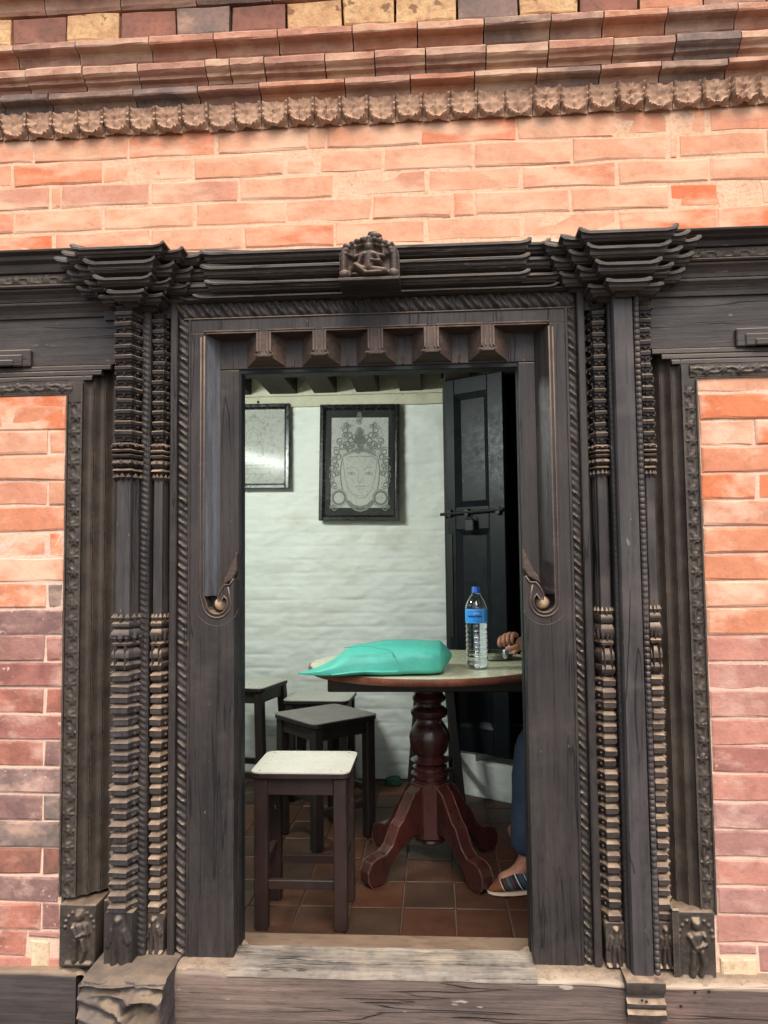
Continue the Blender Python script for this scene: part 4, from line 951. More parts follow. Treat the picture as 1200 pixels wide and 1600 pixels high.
# small moulded bracket right
a, b_ = X(980,-.085,1560), X(1041,-.085,1560); z1 = Z(1535,-.085,1010); z0 = Z(1594,-.085,1010); h = z1-z0
k = MB(); k.profx([(-.05,z0),(-.088,z0),(-.090,z0+h*.16),(-.078,z0+h*.24),(-.086,z0+h*.34),(-.086,z0+h*.42),(-.070,z0+h*.5),(-.068,z0+h*.62),(-.082,z0+h*.68),(-.088,z0+h*.82),(-.086,z1-.002),(-.08,z1),(.0,z1+.004)], a, b_, 3, .001)
k.build('moulded_bracket', M['wood_dusty'], tb, auto=40)
for px_, py_ in ((1003,1563),(1010,1565),(1086,1550),(1108,1549),(1064,1572)):
    p = W(px_, py_, -.089 if px_ < 1040 else -.060); k = MB(); k.lathe([(0,0),(.0035,0),(.0035,.001),(.0025,.002),(0,.0024)], (0,0,0), 10)
    k.v = [(p.x+v[0], p.y-v[2], p.z+v[1]) for v in k.v]; k.build('nail', M['iron'], tb)

# ------------------------------------------------------------------ interior room
BY = 2.0
fl = MB(); fl.box(-1.72, 1.3, .292, BY+.12, -.12, -.006); flo = fl.build('floor', M['grout']); flo['kind'] = 'structure'
fl = MB(); fl.box(.3, 1.6, BY+.121, 3.4, -.12, -.006); o = fl.build('floor', M['grout']); o['kind'] = 'structure'
tw, td = .172, .207; x00 = W(630,1462,.31).x; 
x00 = WZ(626,1462,0).x
prev = None
nxl = int((1.70+x00)/tw)+1
tms = []
for v_i in range(4):
    t = MB(); j = .0012
    t.box(-tw/2+.0025, tw/2-.0025, -td/2+.0025, td/2-.0025, -.012, 0, .0022)
    t.v = [(p[0]+R.uniform(-j,j), p[1]+R.uniform(-j,j), p[2]) for p in t.v]
    tms.append(t)
meshes = []
for jy in range(9):
    for ix in range(-nxl+1, 8):
        cx, cy = x00+(ix+.5)*tw+(R.uniform(-.002,.002)), .296+(jy+.5)*td
        if cx < -1.66 or cx > 1.2 or cy > BY: continue
        kx = R.randrange(4)
        if len(meshes) <= kx: kx = len(meshes)
        if kx == len(meshes):
            o = tms[kx].build('floor_tile', M['tile'], flo, center=(0,0,0)); meshes.append(o.data)
        else:
            o = bpy.data.objects.new('floor_tile', meshes[kx]); C.objects.link(o); o.parent = flo
        o.location = Vector((cx, cy, R.uniform(-.002,.0015))) - wl[flo.name]; o.rotation_euler = (R.uniform(-.006,.006), R.uniform(-.006,.006), R.uniform(-.004,.004))
# back wall with rough limewash relief
bwl = thing('back_wall', 'rough white limewashed wall behind the table with two framed drawings', 'wall', (-.7, BY, 0))
k = MB(); xr = .30
def wallbump(u, v):
    c = v/.072; r_ = floor(c); jx = (u/.24+.5*(r_ % 2)) % 1
    dj = min(abs(c-r_), abs(1-(c-r_)))*.072
    return .008*noise.fractal(Vector((u*5, v*9, 2)), 1.0, 2, 3) - .0040*exp(-(dj/.008)**2)*(.5+noise.noise(Vector((u*4,v*4,9)))) + .0022*noise.noise(Vector((u*16, v*34, 4)))
k.hf(-1.7, xr, 0, 2.0, 330, 330, wallbump, y=BY)
k.build('wall_face', M['white_wall'], bwl, smooth=True)
k = MB(); k.box(-1.75, xr, BY+.02, BY+.12, -.1, 2.4); k.build('wall_core', M['white_wall'], bwl)
zl0 = Z(633, BY-.03, 560)
k = MB(); nxx = 160; rings = []
xe = W(735, 620, BY-.04).x
for i in range(nxx+1):
    x = -1.7+(xe+1.7)*i/nxx; e = .007*noise.noise(Vector((x*9,0,0)))+.004*noise.noise(Vector((x*33,0,1)))
    rings.append([(x,BY+.019,zl0+e*.4),(x,BY-.022+e*.5,zl0+e*.5+.002),(x,BY-.026+e*.4,zl0+.02),(x,BY-.024,2.035),(x,BY-.010+e,2.043),(x,BY-.006,2.40),(x,BY+.019,2.40)])
k.loft(rings); k.build('wall_ledge', M['cream_wall'], bwl, auto=50)
# other walls
o = MB(); o.box(-1.80, -1.70, .25, BY+.12, -.1, 2.4); tag(o.build('side_wall', M['white_wall']), 'white inner wall at the left end of the room', 'wall')
for (a, b_) in ((-1.8, X(264)), (X(926), 1.6)):
    o = MB(); o.box(a, b_, .251, .289, -.1, 2.4); tag(o.build('front_inner_wall', M['white_wall']), 'white inner face of the front wall %s of the doorway' % ('left' if a < -1 else 'right'), 'wall')
# angled wall with the dark doorway
A0 = Vector((.075, 1.80, 0)); ang = radians(-33); ad = Vector((cos(ang), sin(ang), 0)); an = Vector((sin(ang), -cos(ang), 0))   # an points to the room
aw = thing('angled_wall', 'white masonry base and dark door surround of the angled right wall', 'wall', A0[:], rz=ang, local=True)
def seg(name, x0, x1, y0, y1, z0, z1, mat, ch=.004, parent=aw):
    k = MB(); k.box(x0, x1, y0, y1, z0, z1, ch); return k.build(name, mat, parent)
bz = .165
k = MB(); k.hf(.055, 1.5, 0, bz, 90, 14, lambda u, v: .008*noise.fractal(Vector((u*9, v*14, 2)), 1.0, 2, 3), y=-.014)
k.box(.055, 1.5, -.014, .12, 0, bz); k.build('wall_base', M['white_wall'], aw)
k = MB(); k.hf(.055, .14, 0, .04, 8, 4, lambda u, v: .003*noise.noise(Vector((u*20, v*20, 2))), y=-.012, tr=lambda p: (p[0], p[1], p[2]+bz)); k.box(.055, .14, -.012, .1, bz, bz+.04); k.build('wall_base', M['white_wall'], aw)
seg('door_post', -.02, .012, -.01, .2, .0, 2.1, M['black_wood'])
seg('door_post', .80, .86, -.01, .1, bz, 2.06, M['black_wood'])
seg('wall_panel', .86, 1.5, .0, .12, bz, 2.4, M['white_wall'])
seg('lintel_board', -.02, 1.0, -.025, .1, 2.055, 2.12, M['beam'])
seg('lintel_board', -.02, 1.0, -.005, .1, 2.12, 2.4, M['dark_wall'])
# dark space behind: its lack of light is put into near-black wall colour
dk = thing('dark_room', 'unlit black space behind the angled door opening', 'room', (.9, 2.5, 0))
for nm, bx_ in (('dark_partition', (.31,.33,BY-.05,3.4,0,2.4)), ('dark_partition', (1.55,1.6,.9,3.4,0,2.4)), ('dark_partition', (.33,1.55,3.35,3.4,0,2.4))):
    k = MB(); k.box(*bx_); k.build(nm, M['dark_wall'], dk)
o = MB(); o.box(1.6, 1.7, .25, 1.3, -.1, 2.4); tag(o.build('side_wall', M['white_wall']), 'white inner wall at the right end of the room', 'wall')
# ceiling
ce = MB(); ce.box(-1.8, 1.7, .25, 3.4, 2.40, 2.46); ceo = ce.build('ceiling', M['plank']); ceo['kind'] = 'structure'
zbm = Z(612, BY-.02, 560)
ce = MB(); k = 0
for i in range(14):
    b = MB(); b.box(-1.75+i*.25, -1.75+(i+1)*.25-.004, .25, BY+.0, zbm+.12, zbm+.14); b.build('ceiling_plank', M['plank'], ceo)
bxs = [(421,464),(490,526),(556,592),(624,659),(693,730)]
for i in range(-3, 10):
    if i < 0: a = W(421,612,BY-.02).x + i*.236; b_ = a+.135
    elif i < 5: a, b_ = W(bxs[i][0],612,BY-.02).x, W(bxs[i][1],612,BY-.02).x
    else: a = W(693,612,BY-.02).x + (i-4)*.236; b_ = a+.125
    if b_ > 1.5: break
    b = MB(); b.box(a, b_, .26, BY+.01 if i < 5 else BY-.25-(i-4)*.15, zbm, zbm+.119, .004); b.build('ceiling_beam', M['beam'], ceo)
# tube lamp
lx, ly, lz = -1.25, .55, 2.0
tl = thing('tube_lamp', 'white tube lamp hung below the ceiling beams, left of the doorway', 'lamp', (lx, ly, lz))
k = MB(); k.tube([(lx,ly-.30,lz-.03),(lx,ly+.30,lz-.03)], .014, 10); k.build('tube', M['tube'], tl, smooth=True)
k = MB(); k.box(lx-.02, lx+.02, ly-.32, ly+.32, lz-.012, lz+.02, .003); k.build('housing', M['lamp_body'], tl)
al = bpy.data.lights.new('tube_light', 'AREA'); al.shape = 'RECTANGLE'; al.size = .5; al.size_y = .08; al.energy = 15.5; al.color = (.94, 1.0, .93)
alo = bpy.data.objects.new('tube_light', al); C.objects.link(alo); alo.location = (lx+.03, ly+.02, lz-.05)
alo.rotation_euler = Vector((-.78, -.50, .40)).to_track_quat('Z', 'Y').to_euler()

# ------------------------------------------------------------------ dark door leaf
L0, L1 = .012, .335
dl = thing('wooden_door', 'dark blue-black panelled wooden door leaf with bolt and padlock', 'door', (A0+ad*.0)[:], rz=ang, local=True)
zb_, zt2 = bz+.045, 2.05; y0, y1 = -.030, .004; stl = .055; zm = 1.39
for (a, b_) in ((L0, L0+.05), (L1-.085, L1)): seg('stile', a, b_, y0, y1, zb_, zt2, M['door_paint'], .003, dl)
for (a, b_) in ((zt2-.08, zt2), (zm-.10, zm+.015), (zb_, zb_+.12)): seg('rail', L0+.05, L1-.085, y0, y1, a, b_, M['door_paint'], .003, dl)
for (a, b_) in ((zm+.015, zt2-.08), (zb_+.12, zm-.10)):
    k = MB(); xa, xb = L0+.05, L1-.085; e = .028
    k.add([(xa,y0+.002,a),(xb,y0+.002,a),(xb,y0+.002,b_),(xa,y0+.002,b_),(xa+e,y0+.020,a+e),(xb-e,y0+.020,a+e),(xb-e,y0+.020,b_-e),(xa+e,y0+.020,b_-e)], [(0,1,5,4),(1,2,6,5),(2,3,7,6),(3,0,4,7),(4,5,6,7)])
    k.build('panel', M['door_paint'], dl)
k = MB(); k.tube([(L0-.03, y0-.014, zm-.02), (L1+.0, y0-.014, zm-.010)], .008, 8)
for x_ in (L0+.02, L0+.12, L1-.03): k.box(x_-.012, x_+.012, y0-.020, y0, zm-.032, zm+.002, .002)
k.build('bolt', M['iron'], dl)
k = MB(); k.tube([(L0+.16,y0-.03,zm-.03),(L0+.16,y0-.03,zm-.055)], .004, 6); k.tube([(L0+.13,y0-.02,zm-.03),(L0+.13,y0-.024,zm-.055)], .004, 6); k.box(L0+.120, L0+.170, y0-.036, y0-.014, zm-.11, zm-.05, .005); k.build('padlock', M['iron'], dl)
seg('hinge_strap', L0+.0, L0+.03, y0-.006, y0, zb_+.55, zm-.12, M['iron'], .001, dl)

# ------------------------------------------------------------------ pictures
def ribbon(mb, pts, w_, y):
    n = len(pts)
    for (a, b_) in zip(pts, pts[1:]):
        dx, dz = b_[0]-a[0], b_[1]-a[1]; L = sqrt(dx*dx+dz*dz) or 1; nx_, nz_ = -dz/L*w_/2, dx/L*w_/2; ex, ez = dx/L*w_*.3, dz/L*w_*.3
        mb.add([(a[0]+nx_-ex,y,a[1]+nz_-ez),(a[0]-nx_-ex,y,a[1]-nz_-ez),(b_[0]-nx_+ex,y,b_[1]-nz_+ez),(b_[0]+nx_+ex,y,b_[1]+nz_+ez)], [(0,1,2,3)])
def ell(cx, cz, rx, rz, a0=0, a1=360, n=20): return [(cx+rx*cos(radians(a0+(a1-a0)*i/n)), cz+rz*sin(radians(a0+(a1-a0)*i/n))) for i in range(n+1)]
def swirl(mb, cx, cz, r, w_, y, s=1, a0=0): ribbon(mb, [(cx+s*r*(1-.75*t/14)*cos(a0+t*.6), cz+r*(1-.75*t/14)*sin(a0+t*.6)) for t in range(15)], w_, y)
def picture(loc, w_, h_, label, mw, tilt, draw, label2=''):
    p = thing('framed_drawing', label, 'picture', loc, 'framed drawings on the white wall', local=True); p.rotation_euler = (radians(-1.5), tilt, 0)
    fwid = .022
    f = MB()
    for (a, b_, c, d) in ((-w_/2,-w_/2+fwid,-h_/2,h_/2),(w_/2-fwid,w_/2,-h_/2,h_/2)): f.box(a, b_, -.028, .0, c, d)
    for (c, d) in ((-h_/2,-h_/2+fwid),(h_/2-fwid,h_/2)): f.box(-w_/2+fwid, w_/2-fwid, -.028, .0, c, d)
    f.build('frame', M['frame_black'], p, bevel=.004, bseg=2)
    f = MB()
    iw, ih = w_/2-fwid, h_/2-fwid
    for (a, b_, c, d) in ((-iw,-iw+.007,-ih,ih),(iw-.007,iw,-ih,ih),(-iw+.007,iw-.007,-ih,-ih+.007),(-iw+.007,iw-.007,ih-.007,ih)): f.box(a, b_, -.018, -.002, c, d)
    f.build('inner_bead', M['frame_black'], p, bevel=.003)
    f = MB(); f.box(-iw, iw, -.006, -.002, -ih, ih); f.build('mount', M['mat_dark'] if mw else M['paper'], p)
    if mw:
        f = MB(); f.box(-iw+mw[0], iw-mw[0], -.0075, -.0061, -ih+mw[1], ih-mw[1]); f.build('paper', M['paper'], p)
    draw(p, -.0085)
    f = MB(); f.box(-iw+.001, iw-.001, -.0125, -.0115, -ih+.001, ih-.001); f.build('glass_pane', M['glass'], p)
    return p
def buddha(p, y):
    d = MB(); k = .001; S = 1/400.0   # drawing in pixel-like units, origin at picture centre
    def q(x, z): return ((x-762)*.00098, (620-z)*.00098)
    E = lambda cx, cz, rx, rz, a0=0, a1=360, n=20: [(a, b_) for a, b_ in ell(q(cx,cz)[0], q(cx,cz)[1], rx*.00098, rz*.00098, a0, a1, n)]
    soft = MB()
    # face
    ribbon(d, [q(668,590), q(675,640), q(682,700), q(700,760), q(730,800), q(765,818), q(800,808), q(832,765), q(848,700), q(855,640), q(858,590)], .0022, y)
    ribbon(d, [q(690,600), q(700,590), q(765,585), q(840,590), q(850,605)], .003, y)
    ribbon(d, [q(695,655), q(715,645), q(745,652), q(758,668), q(757,700), q(750,722), q(762,732), q(778,725)], .0016, y)
    ribbon(d, [q(780,665), q(800,650), q(830,648)], .0018, y)
    for cx in (718, 812):
        ribbon(d, E(cx, 684, 22, 8, 10, 170, 8), .0026, y); ribbon(d, E(cx, 682, 20, 6, 190, 350, 8), .0014, y); ribbon(d, E(cx, 682, 5, 4), .003, y)
    ribbon(d, [q(742,755), q(757,750), q(768,753), q(780,749), q(796,753)], .003, y); ribbon(d, E(769, 758, 20, 9, 200, 340, 8), .002, y)
    ribbon(d, E(770, 790, 40, 14, 200, 340, 8), .0014, y)
    # hair / crown bands
    for a in range(3):
        ribbon(d, [q(668+a*3,590-a*6), q(700+a*3,575-a*7), q(740+a*2,560-a*7), q(765,552-a*8), q(795-a*2,560-a*7), q(830-a*3,575-a*7), q(858-a*3,590-a*6)], .003, y-.0001*(a%2))
    rq = random.Random(3)
    for a in range(70):
        t_ = rq.random()**.7; zq = 440+125*t_; xq = 765+rq.uniform(-1,1)*(12+88*t_*t_)
        swirl(d, *q(xq, zq), rq.uniform(8,15)*.00098, .0028, y-.0004, rq.choice((-1,1)), rq.uniform(0,6))
    for s in (-1, 1):
        for (x_, z_, r_) in ((86,440,26),(82,410,15),(62,420,14),(80,470,22),(112,500,24),(98,530,26),(132,560,26),(120,590,24),(142,610,24),(150,650,24),(130,640,20),(146,690,24),(128,680,20),(150,720,18),(140,745,22),(60,470,24),(50,500,26),(72,520,26),(30,480,24)):
            swirl(d, *q(765+s*x_, z_), r_*.00098, .0045, y-.0002, s, z_)
            ribbon(d, E(765+s*x_, z_, r_*.55, r_*.55, 0, 360, 8), .0035, y-.00015)
        ribbon(d, E(765+s*114, 815, 34, 36), .012, y-.0002); ribbon(d, E(765+s*114, 815, 46, 48, 0, 360, 16), .003, y)
        swirl(d, *q(765+s*140, 872), 18*.00098, .006, y, s, 0); swirl(d, *q(765+s*156, 862), 12*.00098, .005, y, s, 2)
        ribbon(d, [q(765+s*98,600), q(765+s*108,660), q(765+s*104,720), q(765+s*96,770)], .006, y-.0003)
    for z_, r_ in ((352,12),(375,20),(395,14),(440,16),(462,24),(490,30),(520,34)): ribbon(d, E(758, z_, r_*.8, r_*.9, 0, 360, 12), .0045, y-.0003); swirl(d, *q(760, z_), r_*.0006, .004, y-.0003, 1, z_)
    ribbon(d, [q(690,825), q(710,855), q(740,878), q(768,886), q(800,876), q(830,852), q(848,822)], .012, y-.0003); ribbon(d, [q(705,835), q(730,858), q(768,868), q(808,856), q(835,832)], .014, y-.0004)
    d.build('drawing', M['ink'], p, recalc=False)
    for i in range(0): pass
def throne(p, y):
    d = MB()
    cx = -.035
    ribbon(d, ell(cx+.0, .05, .042, .048), .0018, y); ribbon(d, ell(cx, .048, .026, .032), .0015, y); ribbon(d, ell(cx, -.03, .055, .06, 200, -20), .0018, y)
    for s in (-1, 1):
        for (x_, z_, r_) in ((.02,.15,.014),(.05,.14,.014),(.075,.12,.013),(.095,.09,.013),(.10,.05,.013),(.105,.01,.013),(.10,-.03,.012),(.06,.10,.010),(.0,.165,.012)):
            swirl(d, cx+s*x_, z_, r_, .0018, y, s, x_*50)
        ribbon(d, [(cx+s*.045,-.02),(cx+s*.06,-.05),(cx+s*.02,-.06)], .0018, y)
    for z_ in (-.085,-.10,-.12,-.15): ribbon(d, [(cx-.10+abs(z_+.1)*.2,z_),(cx+.10,z_)], .0018, y)
    for i in range(12): ribbon(d, ell(cx-.09+i*.016, -.11, .007, .008, 0, 180, 5), .0014, y)
    ribbon(d, [(cx+.07,-.185),(cx+.085,-.187)], .002, y)
    d.build('drawing', M['ink2'], p, recalc=False)
c0 = (W(497,634,BY-.03)+W(622,630,BY-.03)+W(502,816,BY-.03)+W(627,812,BY-.03))/4
wP = (W(624.5,720,BY-.03)-W(499.5,720,BY-.03)).x; hP = W(560,632,BY-.03).z-W(565,814,BY-.03).z
picture((c0.x, BY-.020, c0.z), wP, hP, 'larger framed pencil drawing of a crowned face with a wide dark mount', (.040,.048), radians(.9), buddha)
a1 = W(453,697,BY-.03).x; zt3 = W(420,631,BY-.03).z; zb3 = W(420,764,BY-.03).z
picture((a1-.165, BY-.020, (zt3+zb3)/2), .33, zt3-zb3, 'smaller framed drawing of a haloed seated figure at the left of the opening', None, radians(.4), throne)
k = MB(); k.blob((W(403,628,BY-.03).x, BY-.025, W(403,628,BY-.03).z), .008, 6); tag(k.build('picture_hook', M['iron']), 'tiny iron hook at the top of the smaller picture', 'hook')

# ------------------------------------------------------------------ table
TX, TY, TZ = -.028, .86, .752
tbl = thing('round_table', 'round pedestal table with pale green laminate top and dark red turned column', 'table', (TX, TY, 0), local=True)
rx, ry = .455, .425
def disc(mb, r, z0, z1, n=72, e=.0): mb.loft([[(r*rx/.455*cos(2*pi*i/n), r*ry/.455*sin(2*pi*i/n), z) for i in range(n)] for z in (z0, z1)])
k = MB(); disc(k, .448, TZ-.002, TZ+.001); k.build('tabletop', M['table_top'], tbl)
k = MB(); n = 72
pr = [(.40,TZ-.024),(.448,TZ-.025),(.455,TZ-.019),(.457,TZ-.008),(.455,TZ-.001),(.448,TZ+.0006)]
k.loft([[(r*rx/.455*cos(2*pi*i/n), r*ry/.455*sin(2*pi*i/n), z) for i in range(n)] for r, z in pr]); k.build('edge_band', M['table_edge'], tbl, auto=40)
k = MB(); k.box(-.36, .42, -.20, .20, TZ-.078, TZ-.026, .004); k.build('apron', M['stool_dark'], tbl)
pr = [(.045,.17),(.050,.175),(.052,.20),(.046,.205),(.056,.225),(.058,.24),(.050,.255),(.030,.262)]
col = [(.062,.300),(.066,.305),(.066,.318),(.060,.322),(.070,.330),(.072,.342),(.062,.348),(.058,.353),(.066,.358),(.066,.366),(.056,.371),(.050,.378),(.071,.386),(.073,.391),(.058,.399),(.050,.406),(.064,.422),(.075,.45),(.077,.475),(.071,.50),(.058,.522),(.048,.535),(.048,.545),(.064,.552),(.070,.562),(.070,.575),(.060,.585),(.046,.592),(.046,.602),(.060,.610),(.064,.622),(.056,.634),(.050,.642),(.056,.66),(.056,.727)]
k = MB(); k.lathe(col, (0,0,0), 28); k.build('column', M['table_wood'], tbl, auto=40)
k = MB(); k.loft([[(.078*cos(2*pi*(i+.5)/8), .078*sin(2*pi*(i+.5)/8), z) for i in range(8)] for z in (.115,.312)]); k.build('column_block', M['table_wood'], tbl, bevel=.004)
k = MB(); k.lathe([(.0,.085),(.045,.088),(.060,.098),(.058,.108),(.045,.114),(.045,.12)], (0,0,0), 20); k.build('column_boss', M['table_wood'], tbl, auto=40)
leg_mesh = None
feet = [WZ(585,1372,0), WZ(748,1384,0), WZ(768,1318,0)]
for i, a in enumerate([radians(222), radians(308), radians(38), radians(135)]):
    Lr = .30
    if leg_mesh is None:
        k = MB(); t = .026; up = [(.055,.315),(.10,.285),(.155,.20),(.175,.185),(.205,.125),(.235,.100),(.27,.098),(.30,.085),(.315,.055),(.312,.022),(.295,.003)]
        lo_ = [(.250,.0),(.235,.010),(.215,.05),(.185,.085),(.14,.12),(.10,.135),(.055,.135)]
        pts = up+lo_; n = len(pts)
        k.add([(p[0],-t,p[1]) for p in pts]+[(p[0],t,p[1]) for p in pts], [tuple(range(n)), tuple(range(2*n-1,n-1,-1))]+[(j,(j+1)%n,n+(j+1)%n,n+j) for j in range(n)])
        o = k.build('leg', M['table_wood'], tbl, center=(0,0,0), bevel=.005, bseg=2); leg_mesh = o
        e = MB()
        for s in (-1, 1): e.tube([(p[0], s*(t-.002), p[1]-.001) for p in up], .0020, 5)
        eo = e.build('worn_edge', surf('worn_leg_edge', (.13,.055,.036), (.04,.014,.010), scale=30, rough=.5, coord='obj'), o, center=(0,0,0))
        eo.location = (0,0,0)
    else:
        o = copy_tree(leg_mesh, tbl)
    o.location = (0,0,0); o.rotation_euler = (0,0,a)

# ------------------------------------------------------------------ stools
def square_stool(loc, rz, w_, d_, h_, label, top, wood, leg=.042, lean=.0):
    s = thing('square_stool', label, 'stool', loc, None, rz, local=True)
    k = MB(); n = 6; r = .03; pts = []
    for cx, cy, a0 in ((w_/2-r, d_/2-r, 0), (-w_/2+r, d_/2-r, 90), (-w_/2+r, -d_/2+r, 180), (w_/2-r, -d_/2+r, 270)):
        for i in range(5): a = radians(a0+90*i/4); pts.append((cx+r*cos(a), cy+r*sin(a)))
    k.loft([[(x, y, z) for x, y in pts] for z in (h_-.004, h_)]); k.build('seat_laminate', top, s)
    k = MB(); k.loft([[(x*.995, y*.995, z) for x, y in pts] for z in (h_-.020, h_-.0041)]); k.build('seat', wood, s, bevel=.002)
    ix, iy = w_/2-leg/2-.012, d_/2-leg/2-.012
    for sx_, sy_ in ((-1,-1),(1,-1),(1,1),(-1,1)):
        k = MB(); x_, y_ = sx_*ix, sy_*iy
        k.loft([[(x_+sx_*lean*(1-z/h_)+a*leg/2, y_+sy_*lean*(1-z/h_)+b_*leg/2, z) for a, b_ in ((-1,-1),(1,-1),(1,1),(-1,1))] for z in (0, h_-.021)])
        k.build('leg', wood, s, bevel=.004)
    for sy_ in (-1, 1):
        k = MB(); k.box(-ix+leg/2, ix-leg/2, sy_*iy-.012, sy_*iy+.012, h_-.075, h_-.0205, .002); k.build('apron', wood, s)
        k = MB(); k.box(-ix+leg/2, ix-leg/2, sy_*iy-.010, sy_*iy+.010, h_*.25, h_*.25+.028, .002); k.build('stretcher', wood, s)
    for sx_ in (-1, 1):
        k = MB(); k.box(sx_*ix-.012, sx_*ix+.012, -iy+leg/2, iy-leg/2, h_-.075, h_-.0205, .002); k.build('apron', wood, s)
        k = MB(); k.box(sx_*ix-.010, sx_*ix+.010, -iy+leg/2, iy-leg/2, h_*.36, h_*.36+.028, .002); k.build('stretcher', wood, s)
    if top == M['lam_white']:
        for sx_ in (-1, 1):
            for sy_ in (-1, 1): k = MB(); k.lathe([(.003,0),(.003,.0006),(0,.0008)], (sx_*(w_/2-.028), sy_*(d_/2-.022), h_), 8); k.build('nail_head', M['iron'], s)
    return s
square_stool((-.430,.452,0), 0, .315, .275, .485, 'white-topped brown wooden stool standing nearest to the doorway', M['lam_white'], M['stool_wood'])
square_stool((-.470,1.17,0), radians(42), .325, .325, .500, 'dark wooden stool with a grey top turned diagonally behind the front stool', M['lam_grey'], M['stool_dark'])
square_stool((-.570,1.73,0), radians(-3), .32, .30, .480, 'white-topped stool furthest back against the white wall', M['lam_white'], M['stool_dark'])
def round_stool(loc, h_, r, label, top, rz=0):
    s = thing('round_stool', label, 'stool', loc, None, rz, local=True)
    k = MB(); k.lathe([(r-.004,h_-.004),(r,h_-.003),(r,h_),(0,h_+.0005)], (0,0,0), 32, cap=False); k.build('seat_laminate', top, s)
    k = MB(); k.lathe([(0,h_-.024),(r-.008,h_-.024),(r-.001,h_-.018),(r-.001,h_-.0035)], (0,0,0), 32); k.build('seat', M['stool_dark'], s, auto=40)
    P = []
    for i in range(4):
        a = radians(45+90*i); k = MB()
        t = Vector((cos(a)*r*.62, sin(a)*r*.62, h_-.024)); b_ = Vector((cos(a)*r*1.12, sin(a)*r*1.12, 0)); P.append((t, b_))
        k.loft([[(c.x+dx*.019, c.y+dy*.019, c.z) for dx, dy in ((-1,-1),(1,-1),(1,1),(-1,1))] for c in (b_, t)]); k.build('leg', M['stool_dark'], s, bevel=.003)
    for zf_ in (.28,):
        for i in range(4):
            (t1, b1), (t2, b2) = P[i], P[(i+1)%4]; p = b1.lerp(t1, zf_+.05*(i%2)); q = b2.lerp(t2, zf_+.05*(i%2)); k = MB(); k.bar(p, q, .022, .016); k.build('stretcher', M['stool_dark'], s)
    return s
p_ = WZ(388,1066,.56)
square_stool((p_.x, p_.y, 0), radians(-14), .30, .30, .56, 'taller dark stool with a pale top cut off by the left edge of the opening', M['lam_white'], M['stool_dark'], leg=.040, lean=.03)
round_stool((-.012, 1.66, 0), .62, .15, 'tall dark stool with splayed legs behind the table column', M['stool_dark'], radians(2))

# ------------------------------------------------------------------ teal bag
bg_ = thing('shopping_bag', 'teal fabric shopping bag lying filled on the round table', 'bag', (-.15, .66, TZ+.001))
k = MB()
st = [(466,.004,.003,.545,0),(482,.034,.012,.55,0),(505,.080,.030,.57,0),(524,.110,.050,.585,0),(545,.135,.082,.605,0),(556,.142,.093,.61,.0),(575,.150,.098,.62,.0),(600,.154,.103,.63,.0),(625,.155,.104,.64,.0),(650,.155,.103,.645,.0),(672,.152,.100,.65,.0),(686,.146,.094,.655,.003),(690,.140,.088,.658,.006),(700,.085,.040,.665,.030),(706,.020,.006,.672,.044)]
n = 44; rings = []
for (px_, hw_, hh, cy, lift) in st:
    x_ = W(px_, 1030, cy).x; ring = []
    for i in range(n):
        a = 2*pi*i/n; c, s_ = cos(a), sin(a)
        bx = .42 if px_ > 540 else .8
        cc_ = (abs(c)**bx)*(1 if c > 0 else -1); ss = (abs(s_)**.62)*(1 if s_ > 0 else -1)
        yy = cy + hw_*cc_
        z_ = hh*.42*(1+ss)+(hh*.16*max(0,1-abs(cc_))**.8 if s_ > 0 else 0) if s_ > 0 else hh*.42*(1-abs(s_)**.4)
        t = max(0, 1-abs((px_-578)/58.0))
        if c < -.15 and s_ > -.2: yy += .040*t*(1-abs(s_-.35)*.9); z_ -= .004*t
        wv = Vector((x_*9, yy*9, 2)); z_ += .006*noise.noise(wv) + .006*abs(noise.noise(Vector((x_*26+yy*22, yy*20-x_*12, 7))))*(s_ > 0)
        ring.append((x_, yy+.004*noise.noise(Vector((x_*30, z_*30, 5))), max(TZ+.0015, TZ+.0015+z_+lift)))
    rings.append(ring)
k.loft(rings)
k.build('bag_body', M['bag'], bg_, auto=28)
k = MB(); g1 = [W(538,1012,.47), W(575,1009,.485), W(612,1017,.50), W(622,1036,.488)]
k.tube([(p.x, p.y, p.z) for p in g1], .0012, 5); k.build('seam', M['bag'], bg_, smooth=True)

# ------------------------------------------------------------------ bottle
bp = WZ(746, 1045, TZ); bo = thing('water_bottle', 'clear plastic water bottle with blue cap and label on the table', 'bottle', (bp.x, bp.y, TZ+.0015), local=True)
r = .0395
prof = [(0,.006),(.018,.004),(.030,.0),(.036,.004),(r,.016),(r,.028)]
for i in range(8):
    z = .034+i*.0165; prof += [(r,z),(r-.0026,z+.006),(r-.0026,z+.009),(r,z+.014)]
prof += [(r,.170),(r-.001,.174),(r-.001,.212),(r,.216),(r*.97,.222),(r*.80,.240),(r*.55,.256),(.0145,.266),(.0125,.272),(.0125,.278)]
k = MB(); k.lathe(prof, (0,0,0), 40, cap=False); k.lathe([(max(a-.0012,0), b_+.0012*(b_<.01)) for a, b_ in prof][::-1], (0,0,0), 40, cap=False); k.build('bottle_body', M['pet'], bo, smooth=True, recalc=False)
k = MB(); k.lathe([(0,.009)]+[(a-.0022, b_+.004*(b_<.01)) for a, b_ in prof[2:-14]]+[(r-.0035,.20),(0,.2001)], (0,0,0), 40, cap=False); k.build('water', M['water'], bo, smooth=True)
k = MB(); k.lathe([(.0140,.268),(.0155,.269),(.0155,.273),(.0150,.274),(.0150,.288),(.0140,.290),(0,.290)], (0,0,0), 28); k.build('cap', M['cap'], bo, auto=40)
k = MB(); k.lathe([(.0142,.2645),(.0165,.265),(.0165,.267),(.0142,.2675)], (0,0,0), 28); k.build('neck_ring', M['pet'], bo, smooth=True)
